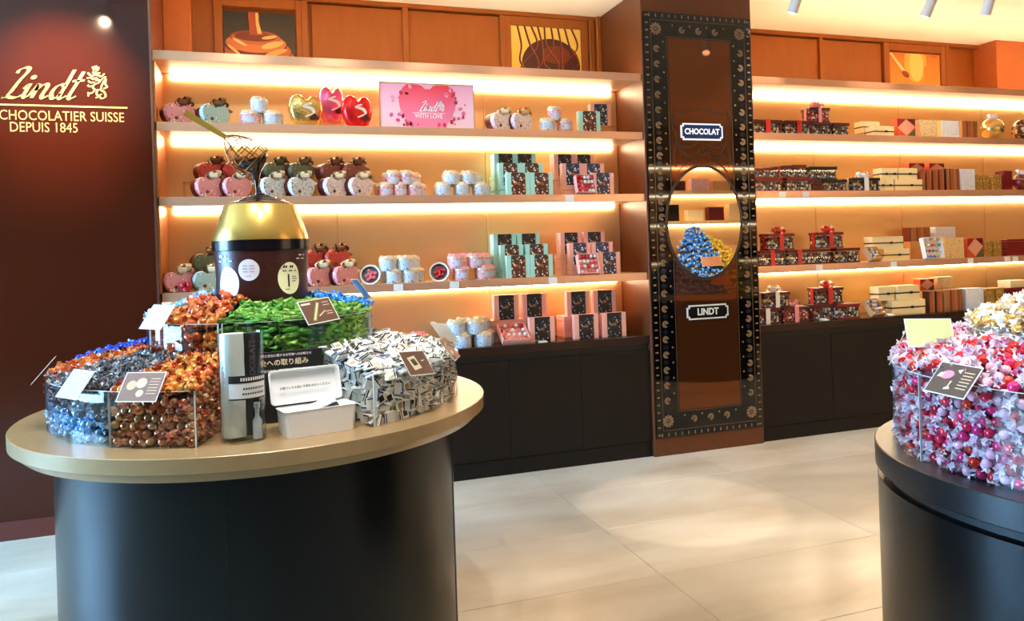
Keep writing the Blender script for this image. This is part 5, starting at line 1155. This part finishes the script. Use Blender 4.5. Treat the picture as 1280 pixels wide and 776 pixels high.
def wp_(u, ang):     # u along the basket, ang round it
    w_ = .005 + .060*sin(min(u, 1.0)*PI*.60)**.8
    return ax0 + axd*(u*axl) + pn*(w_*cos(ang)) + Vector((0, w_*sin(ang), 0))
for k in range(10):
    ang = 2*PI*k/10; link('wire', MB().tube([wp_(u/9, ang) for u in range(10)], .0022, 5).mesh(M_WIRE, 60), t)
for u in (.30, .52, .75, .97):
    link('wire_ring', MB().tube([wp_(u, 2*PI*k/20) for k in range(20)], .0021, 5, closed=True).mesh(M_WIRE, 60), t)
cpts = [L(318, 199), L(319, 203), L(320, 209), L(321, 217), L(322, 226), L(322, 236), L(322, 246), L(322, 255)]
mb = MB(); rr = [(.052, .036), (.050, .036), (.034, .024), (.017, .014), (.0085, .008), (.0052, .005), (.0044, .0044), (.006, .006)]; vs = []; fs = []
sk = [.34, .32, .22, .1, 0, 0, 0, 0]
for p, (rx, ry), s in zip(cpts, rr, sk):
    for k in range(18): a_ = 2*PI*k/18; vs.append(p + Vector((rx*cos(a_), ry*sin(a_), s*rx*cos(a_))))
for i in range(len(cpts) - 1):
    for k in range(18): fs.append((i*18+k, i*18+(k+1) % 18, (i+1)*18+(k+1) % 18, (i+1)*18+k))
fs += [tuple(range(18)), tuple(range(18*(len(cpts)-1), 18*len(cpts)))]
link('chocolate_stream', mb.add(vs, fs).mesh(M_CHOC, 60), t)
# ---- cards in clear clips
def card(cx, cy, cz, phi, tau, label, face, w=.12, h=.09, roll=0, art=None, zwall=None):
    t = thing('price_card', label, 'sign', (cx, cy, cz))
    n = Vector((cos(D(phi))*cos(D(tau)), sin(D(phi))*cos(D(tau)), sin(D(tau)))); r = Vector((-sin(D(phi)), cos(D(phi)), 0)); u = n.cross(r)
    M = Matrix((r, -n, u)).transposed().to_4x4() @ Matrix.Rotation(D(roll), 4, 'Y')
    def ln(nm, mb, m): o = link(nm, mb.xf(M).mesh(m), t); return o
    ln('card', MB().box(-w/2, -.0012, -h/2, w/2, 0, h/2), M_CARD); ln('face_print', MB().box(-w/2 + .003, -.0018, -h/2 + .003, w/2 - .003, -.0012, h/2 - .003), face)
    ln('clear_sleeve', MB().box(-w/2 - .002, -.0042, -h/2 - .002, w/2 + .002, -.0024, h/2 + .002), M_CLEAR)
    if art:
        for k, (pts, m) in enumerate(art): ln('picture_print', flat([(x*w, z_*h) for x, z_ in pts], -.0020 - .0001*k, MB()), m)
    o = MB().box(-.010, -.010, -.050, .010, -.008, .006).box(-.010, -.008, -.050, .010, .012, -.048); me = o.xf(Matrix.Rotation(D(phi) + PI/2, 4, 'Z')).mesh(M_CLEAR); link('clip', me, t, tuple(-n*.010 + Vector((0, 0, -h*.22))))
    return t
pbrown = mat('card_brown', (112, 68, 54), .25, spec=.6); pwhite = mat('card_white_glossy', (232, 232, 236), .12, spec=.8); ppink = mat('card_pink_brown', (150, 104, 96), .2, spec=.7)
cr1 = mat('card_cream_art', (240, 220, 186), .3); cr2 = mat('card_pale_art', (226, 196, 160), .3); crg = mat('card_green_art', (150, 160, 70), .3); crk = mat('card_dark_art', (46, 24, 18), .3); crp = mat('card_pink_art', (232, 150, 176), .3)
txt = [([(.18, z_), (.42, z_), (.42, z_ + .03), (.18, z_ + .03)], cr2) for z_ in (.25, .15, .05, -.05, -.15, -.25)]
card(-.320, -2.462, 1.121, -117, 37, 'brown card with printed truffle balls clipped to the copper candy bin', ppink, art=[(oval(-.25, .05, .12, .16), cr2), (oval(-.02, .12, .13, .17), cr1), (oval(.02, -.22, .09, .12), cr1)] + txt)
card(-.512, -2.305, 1.121, -143, 37, 'white glossy card clipped to the left silver candy bin', pwhite)
card(-.655, -2.03, 1.135, 188, 40, 'white backed card seen edge on at the far left of the gold table', pwhite, w=.13)
card(.456, -2.372, 1.116, -48, 37, 'brown card picturing one square chocolate, on the front of the chocolate square bin', pbrown, roll=6, art=[([(-.22, -.3), (.1, -.22), (.02, .3), (-.3, .22)], cr1), ([(-.16, -.12), (.02, -.08), (-.03, .18), (-.21, .14)], crk)] + [([(.2, .05), (.34, .08), (.33, .11), (.19, .08)], cr1)])
card(.600, -2.215, 1.135, -22, 37, 'brown card turned aside at the right end of the chocolate square bin', mat('card_tan', (176, 128, 90), .25), art=[([(-.22, -.3), (.1, -.22), (.02, .3), (-.3, .22)], cr1), ([(-.16, -.12), (.02, -.08), (-.03, .18), (-.21, .14)], crk)])
card(.640, -1.98, 1.165, 18, 37, 'card seen edge on behind the chocolate square bin', pwhite)
card(-.318, -2.105, 1.287, -142, 36, 'white glossy card clipped to the tall orange candy bin', pwhite)
card(.172, -2.205, 1.286, -64, 36, 'brown card picturing a green stick, clipped to the tall green bin', pbrown, roll=-6, art=[([(-.3, -.36), (-.2, -.40), (.12, .32), (.04, .38)], crg), ([(-.26, -.33), (-.22, -.35), (.09, .30), (.05, .33)], cr1), ([(-.05, -.25), (.2, -.05), (.19, -.01), (-.06, -.2)], cr2)] + [([(.2, z_), (.4, z_), (.4, z_ + .03), (.2, z_ + .03)], cr2) for z_ in (.3, .18, -.1, -.2)] + [([(-.44, .3), (-.15, .3), (-.15, .38), (-.44, .38)], cr1)])
card(.360, -1.80, 1.335, 10, 36, 'pale card seen edge on above the sky blue candies', mat('card_pale_blue', (190, 214, 234), .15), w=.1)
# ---- black notice, bag dispenser, white tissue box
t = thing('notice_board', 'black board with cream Japanese lettering leaning before the green sticks', 'sign', (.075, -2.262, TZ), rot=(D(-3), 0, D(8)))
link('board', MB().box(-.15, -.004, .0008, .105, .004, .220, .001).mesh(mat('matt_black_board', (18, 13, 12), .5)), t)
link('lettering', text_mesh('安全への取り組み', .0215, mat('print_cream_text', (236, 214, 176), .5), .0003, 'RIGHT'), t, (.060, -.0046, .184))
link('lettering', text_mesh('品質と安全に関するお客様へのお知らせ', .0090, MATS.get('print_white_text') or mat('print_white_text', (232, 226, 226), .5), .0001, 'RIGHT'), t, (.070, -.0046, .207))
link('lettering', text_mesh('安全のため、個包装でご用意しています', .0090, MATS['print_white_text'], .0001, 'RIGHT'), t, (.075, -.0046, .160))
t = thing('bag_dispenser', 'clear upright dispenser of translucent bags with white and black label band', 'dispenser', (-.062, -2.462, TZ))
rr = .062; H_ = .305
link('clear_tube', MB().lathe([(rr - .002, .0006), (rr - .002, H_), (rr, H_), (rr, .0006), (rr - .002, .0006)], 40).mesh(M_CLEAR, 40), t)
link('floor_plate', MB().lathe([(0, .0008), (rr - .003, .0008), (rr - .003, .005), (0, .005)], 40).mesh(M_CLEAR, 40), t)
mb = MB(); prof = [(.033 + .0006*sin(k*1.7), .012 + .29*k/14) for k in range(15)]; vs = []; fs = []; n = 34
for k, (r, zz) in enumerate(prof):
    for i in range(n):
        a = 2*PI*i/n; q = r*(1 + .05*sin(i*2.9) + .03*sin(i*5.3 + 1)); vs.append((q*cos(a) - .022, q*sin(a)*.8, zz))
for k in range(14):
    for i in range(n): fs.append((k*n+i, k*n+(i+1) % n, (k+1)*n+(i+1) % n, (k+1)*n+i))
fs += [tuple(range(n)), tuple(range(14*n, 15*n))]
link('bag_roll', mb.add(vs, fs).mesh(mat('translucent_bags', (206, 206, 200), .35, spec=.5), 60), t)
link('black_leaflet', MB().box(.006, -.010, .012, .052, -.004, .302, .001).mesh(MATS['matt_black_board']), t)
o = link('lettering', text_mesh('CHOCOLATS', .022, mat('print_bronze_text', (96, 74, 56), .4), .0003), t, (.030, -.0108, .215), (0, D(-90), 0))
link('label_band', MB().lathe([(rr + .0006, .125), (rr + .0012, .125), (rr + .0012, .188), (rr + .0006, .188), (rr + .0006, .125)], 30, D(-122), D(-20)).mesh(mat('print_white_band', (228, 228, 228), .5), 40), t)
link('label_stripe', MB().lathe([(rr + .0014, .168), (rr + .0019, .168), (rr + .0019, .189), (rr + .0014, .189), (rr + .0014, .168)], 30, D(-122), D(-20)).mesh(pk, 40), t)
link('label_stripe', MB().lathe([(rr + .0014, .122), (rr + .0019, .122), (rr + .0019, .126), (rr + .0014, .126), (rr + .0014, .122)], 30, D(-122), D(-20)).mesh(pk, 40), t)
mb = MB()
for zz, h, a0_, a1_ in ((.174, .009, -92, -24), (.150, .005, -86, -26), (.136, .005, -88, -30)):
    a_ = a0_
    while a_ < a1_:
        mb.add([((rr + .0024)*cos(D(q)), (rr + .0024)*sin(D(q)), v) for q, v in ((a_, zz), (a_ + 4, zz), (a_ + 4, zz + h), (a_, zz + h))], [(0, 1, 2, 3)], 1 if zz < .16 else 0); a_ += 6
stuff(link('small_print', mb.mesh([MATS['print_white_text'], pk]), t))
t2 = thing('small_bottle', 'small clear pump bottle standing inside the bag dispenser', 'bottle', (-.024, -2.482, TZ + .0052), me=MB().lathe([(0, 0), (.013, 0), (.013, .05), (.006, .062), (.006, .085), (.009, .086), (.009, .1), (0, .1)], 14).mesh(mat('grey_bottle', (176, 182, 190), .25), 40))
t = thing('tissue_box', 'white plastic box with its lid open, holding folded white paper', 'box', (.140, -2.452, TZ), rz=D(14))
bw, bd, bh = .104, .050, .074
def rr_box(w, d, z0, z1, tpr): return [(-w, -d, z0), (w, -d, z0), (w, d, z0), (-w, d, z0), (-w*tpr, -d*tpr, z1), (w*tpr, -d*tpr, z1), (w*tpr, d*tpr, z1), (-w*tpr, d*tpr, z1)]
def open_box(w, d, z0, z1, th=.004):
    mb = MB(); f = .94; vs = []
    loops = [(w*f, d*f, z0), (w, d, z1), (w - th, d - th, z1), (w*f - th, d*f - th, z0 + th)]
    n = 24
    def rl(a, b, zz):
        o = []; r = .012
        for cx, cy, s in ((a - r, b - r, 0), (-a + r, b - r, PI/2), (-a + r, -b + r, PI), (a - r, -b + r, 1.5*PI)):
            for k in range(5): q = s + PI/2*k/4; o.append((cx + r*cos(q), cy + r*sin(q), zz))
        return o
    for a, b, zz in loops: vs += rl(a, b, zz)
    m = 20; fs = [(i*m+k, i*m+(k+1) % m, (i+1)*m+(k+1) % m, (i+1)*m+k) for i in range(3) for k in range(m)] + [tuple(range(m)), tuple(range(3*m, 4*m))]
    return mb.add(vs, fs)
link('tub', open_box(bw, bd, .0006, bh).mesh(M_WHITE, 40), t)
mb = open_box(bw*1.03, bd*1.03, -.012, .010); mb.xf(Matrix.Rotation(PI, 4, 'X')); mb.xf(Matrix.Translation((0, -bd*1.03, 0))); mb.xf(Matrix.Rotation(D(-106), 4, 'X')); mb.xf(Matrix.Translation((-.012, bd*.98, bh + .006)))
link('lid', mb.mesh(M_WHITE, 40), t)
link('rim', open_box(bw*1.03, bd*1.03, bh - .012, bh + .002, .008).mesh(M_WHITE, 40), t)
mb = MB(); rnd = random.Random(4)
for k in range(7):
    x0 = -bw*.8 + k*.012; zz = bh - .014 + k*.002
    vs = []; nx = 7
    for i in range(nx + 1):
        for j in range(4): x = x0 + (bw*1.5 - k*.012)*i/nx; y = -bd*.8 + bd*1.6*j/3; vs.append((x, y, zz + .004*sin(i*1.7 + k) + (.05*max(0, 1 - ((i/nx - .55)/.3)**2) if k > 4 else 0)*(1 - abs(j - 1.5)/2.2)))
    mb.add(vs, [(i*4+j, i*4+j+1, (i+1)*4+j+1, (i+1)*4+j) for i in range(nx) for j in range(3)])
link('folded_paper', mb.mesh(mat('white_tissue', (246, 244, 242), .8), 60), t)
link('lettering', text_mesh('お取りになる前に手袋をお使いください', .0085, pk, .0001), t, (-.012, bd*.98 + bd*.27 - .004, bh + bd*1.05), (D(-14), 0, 0))

# ================================================================== right-hand table
UX, UY, UZ, UR = 2.15, -3.39, .88, .628
t = thing('round_display_table', 'round black table with grooved rim at the right edge, full of pink candies', 'table', (UX, UY, 0))
link('table_top', MB().lathe([(0, UZ), (UR - .003, UZ), (UR, UZ - .003), (UR, UZ - .066), (UR - .004, UZ - .069), (0, UZ - .069)], 128).mesh(mat('satin_black_top', (24, 21, 22), .3, spec=.5), 30), t)
link('groove', MB().lathe([(UR - .03, UZ - .0695), (UR - .03, UZ - .096), (0, UZ - .096)], 96).mesh(M_BLACK, 40), t)
link('drum_base', MB().lathe([(0, 0), (UR - .012, 0), (UR - .006, .006), (UR - .006, UZ - .0985), (UR - .009, UZ - .0965), (0, UZ - .0965)], 128).mesh(M_SATINBLACK, 40), t)
c1 = (UX, UY); RU = UR - .055; UW = UZ + .225
def ztu(r, a): return UW + .01 + (RU - r)/(RU - .37)*.075 + .012*sin(a*7)
a0, a1 = D(-248), D(-70); am = D(-198)
wall_arc(c1, RU, UZ + .0005, UW, a0, am, 'acrylic_bin', 'clear acrylic bin of red candies at the near edge of the black table', ends=(1, 1), r_in=.38)
wall_arc(c1, RU, UZ + .0005, UW, am, a1, 'acrylic_bin', 'clear acrylic bin of pink and white candies on the black table', ends=(0, 1), r_in=.38)
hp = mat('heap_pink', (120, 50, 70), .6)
heap_core(c1, a0, a1, .38, RU, UZ, ztu, hp, 'pink_candy_fill', 'shadowed mass of pink candies inside the black table bin', .026)
P = ring_points(c1, a0, a1, .38, RU, UZ, UW - .004, ztu, .0305, rnd=R_)
kinds = {'red': [], 'pink': [], 'white': []}
for p in P:
    # nearest the left edge and over the top: red; along the wall: pink and white
    cxv = (p[0], p[1], p[2]); f = R_.random(); redness = .75 if p[4] < D(-200) else (.62 if p[3] == 't' else .30)
    k = 'red' if f < redness*.75 else ('pink' if f < redness*.75 + (1 - redness)*.54 else 'white')
    kinds[k].append(p)
put(kinds['red'], 'red_candy', 'red foil candy ball with clear twist wrapper on the black table', 'candy', 'red candies on the black table', [candy_mesh('red_candy', .0145, M_REDF, M_CLW, 1.15, k) for k in range(4)], rnd=R_)
put(kinds['pink'], 'pink_candy', 'pink foil candy ball with pale twist wrapper on the black table', 'candy', 'pink candies on the black table', [candy_mesh('pink_candy', .0145, M_PKF, M_CLW, 1.15, k) for k in range(4)], rnd=R_)
put(kinds['white'], 'white_pink_candy', 'white and pink wrapped candy among the pink ones on the black table', 'candy', 'white and pink candies on the black table', [candy_mesh('white_pink_candy', .0125, M_PKW, M_CLW, 1.4, k) for k in range(4)], rnd=R_)
def ztw(r, a): return UW + .115 + (.375 - r)/.375*.17
wall_arc(c1, .375, UZ + .0005, UW + .10, a0, a1, 'acrylic_bin', 'tall clear acrylic bin of white and gold candies at the middle of the black table')
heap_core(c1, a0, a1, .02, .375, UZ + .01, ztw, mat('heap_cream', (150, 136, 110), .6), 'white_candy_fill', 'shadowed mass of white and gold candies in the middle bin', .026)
P = ring_points(c1, a0, a1, .02, .375, UW + .03, UW + .10, ztw, .031, rnd=R_)
put(P, 'white_candy', 'white and gold wrapped candy heaped at the middle of the black table', 'candy', 'white and gold candies on the black table', [candy_mesh('white_candy', .0145, M_WGF, M_WGW, 1.35, k) for k in range(4)], rnd=R_)
card(1.560, -3.352, 1.115, 174, 40, 'brown card with printed pink candy on the front of the black table bin', mat('card_grey_brown', (92, 70, 64), .25), w=.125, art=[(oval(-.18, .12, .16, .13, tilt=.5), crp), ([(-.4, .02), (-.28, .02), (-.26, .18), (-.36, .16)], cr1), ([(0, .3), (.12, .36), (.1, .2)], cr1), ([(-.08, -.34), (.06, -.30), (.04, -.24), (.0, -.22), (.02, -.05), (-.02, -.05), (-.03, -.24), (-.08, -.28)], cr1)] + txt)
card(1.778, -3.086, 1.19, -125, 34, 'pale green card standing behind the red candies of the black table', mat('card_pale_green', (206, 204, 140), .3), w=.12, h=.09)
card(1.625, -3.125, 1.165, 132, 24, 'card seen edge on at the left corner of the black table', MATS['card_tan'], w=.12)

# ================================================================== third table, visible in the mirror
VX, VY, VZ = 4.78, -3.05, .95
t = thing('round_display_table', 'round black candy table beyond the right edge, seen in the mirror', 'table', (VX, VY, 0))
link('table_top', MB().lathe([(0, VZ), (.78, VZ), (.78, VZ - .06), (0, VZ - .06)], 64).mesh(M_TABTOP, 30), t)
link('drum_base', MB().lathe([(0, 0), (.68, 0), (.68, VZ - .061), (0, VZ - .061)], 64).mesh(M_SATINBLACK, 40), t)
c2 = (VX, VY)
for nm, col, a0, a1, mf, mw, zz, lab in (('sky_blue_candy', 'blue', 90, 142, M_SKF, M_LBW, .60, 'sky blue candy in the tall heap of the mirrored table'), ('yellow_candy', 'yellow', 46, 90, M_YEF, M_YEW, .54, 'yellow candy in the heap of the mirrored table'), ('green_candy', 'green', 5, 46, M_GNF, M_YEW, .30, 'green candy in the low heap of the mirrored table'), ('silver_candy', 'silver', 142, 180, M_SBF, M_SBW, .26, 'silver candy in the low heap of the mirrored table')):
    zf = lambda r, a, zz=zz: VZ + .14 + (1 - (r/.66)**2)*zz
    a0, a1 = D(a0), D(a1)
    heap_core(c2, a0, a1, .05, .66, VZ, zf, MATS['heap_slate'] if nm[0] == 's' else mat('heap_' + col, {'yellow': (130, 104, 20), 'green': (16, 70, 30)}.get(col, (60, 60, 60)), .6), nm + '_fill', 'shadowed mass of %s candies on the mirrored table' % col, .03)
    P = ring_points(c2, a0, a1, .05, .66, VZ, VZ + .14, zf, .046, rnd=R_)
    put(P, nm, lab, 'candy', lab, [candy_mesh(nm + '_big', .021, mf, mw, 1, k) for k in range(2)], rnd=R_)
card(VX - .12, VY + .56, 1.30, 104, 35, 'copper card on the blue heap of the mirrored table, upper', mat('card_copper', (186, 110, 70), .3), w=.22, h=.12)
card(VX - .10, VY + .69, 1.10, 102, 30, 'copper card on the blue heap of the mirrored table, lower', MATS['card_copper'], w=.2, h=.12)

# ================================================================== lamps
M_SPOTBODY = mat('white_spot_body', (226, 224, 220), .4)
M_LENS = emis('lamp_lens', (1.0, .9, .74), 8)
SPOT_GAIN = 1.5
def downlight(x, y, tx, ty, power, ang, label, tz=0, col=WARM, blend=.6, track=True, rad_=.03):
    t = thing('track_spot', label, 'lamp', (x, y, CEIL))
    aim = (Vector((tx, ty, tz)) - Vector((x, y, CEIL - .11))).normalized(); q = aim.to_track_quat('-Z', 'Y').to_matrix().to_4x4()
    link('mount', MB().lathe([(0, -.0005), (.03, -.0005), (.03, -.018), (.008, -.02), (.008, -.07), (0, -.07)], 16).mesh(M_SPOTBODY, 40), t)
    M = Matrix.Translation((0, 0, -.11)) @ q
    link('head', MB().lathe([(0, .06), (.032, .06), (.036, .055), (.036, -.07), (.033, -.07), (.031, -.055), (0, -.055)], 20).xf(M).mesh(M_SPOTBODY, 40), t)
    link('lens', MB().lathe([(0, -.058), (.030, -.058), (.030, -.0562), (0, -.0562)], 16).xf(M).mesh(M_LENS, 40), t)
    o = spot('spot_lamp', Vector((x, y, CEIL - .11)) + aim*.085, (tx, ty, tz), power*SPOT_GAIN, col, ang, blend, rad_)
    return t
downlight(3.66, -.28, 3.3, .2, 16, 70, 'white track spot on the ceiling, nearest the pillar', 1.6)
downlight(4.72, -.43, 4.4, .2, 16, 70, 'white track spot on the ceiling, middle of three above the right shelves', 1.6)
downlight(3.68, -.95, 3.0, -.1, 40, 60, 'white track spot facing the mirrored pillar', 1.6)
downlight(5.12, -.58, 5.3, .2, 16, 70, 'white track spot on the ceiling, farthest of three above the right shelves', 1.6)
names = iter(['first', 'second', 'third', 'fourth', 'fifth', 'sixth', 'seventh', 'eighth', 'ninth', 'tenth', 'eleventh', 'twelfth'])
for x in (-.1, .55, 1.2, 1.85):
    downlight(x, -1.15, x, .25, 13, 70, 'white track spot facing the left shelves, %s from the sign panel' % next(names), 1.5)
downlight(-.95, -1.1, -1.02, -.02, 230, 46, 'white track spot aimed at the gold script lettering', 2.42, col=(1, .66, .42), blend=1)
downlight(2.2, -1.9, 2.2, -1.0, 85, 21.5, 'white track spot making the bright pool on the floor', 0, blend=.25)
for i, (x, y) in enumerate(((-.5, -2.9), (.5, -2.9), (.0, -3.4))):
    downlight(x, y, .0 + .4*x, -1.9, 56, 50, 'white track spot aimed at the gold table, %s' % ('left', 'right', 'nearest the camera')[i], 1.1, col=NEUT)
for i, (x, y) in enumerate(((1.2, -4.3), (2.2, -4.6), (1.0, -3.2))):
    downlight(x, y, 1.9, -3.4, 56, 50, 'white track spot aimed at the black table, %s' % ('left', 'right', 'far')[i], 1.1, col=NEUT)
for i, (x, y) in enumerate(((3.2, -2.6), (4.6, -1.6), (5.0, -4.4), (6.6, -2.6), (6.2, -3.9), (3.0, -6.0))):  # unseen lamps, some added to brighten the opposite side shown in the mirror
    downlight(x, y, x, y + .01, 90, 95, 'unseen white track spot pointing straight down over the aisle, %s' % ('first', 'second', 'third', 'fourth', 'fifth', 'sixth')[i], 0)
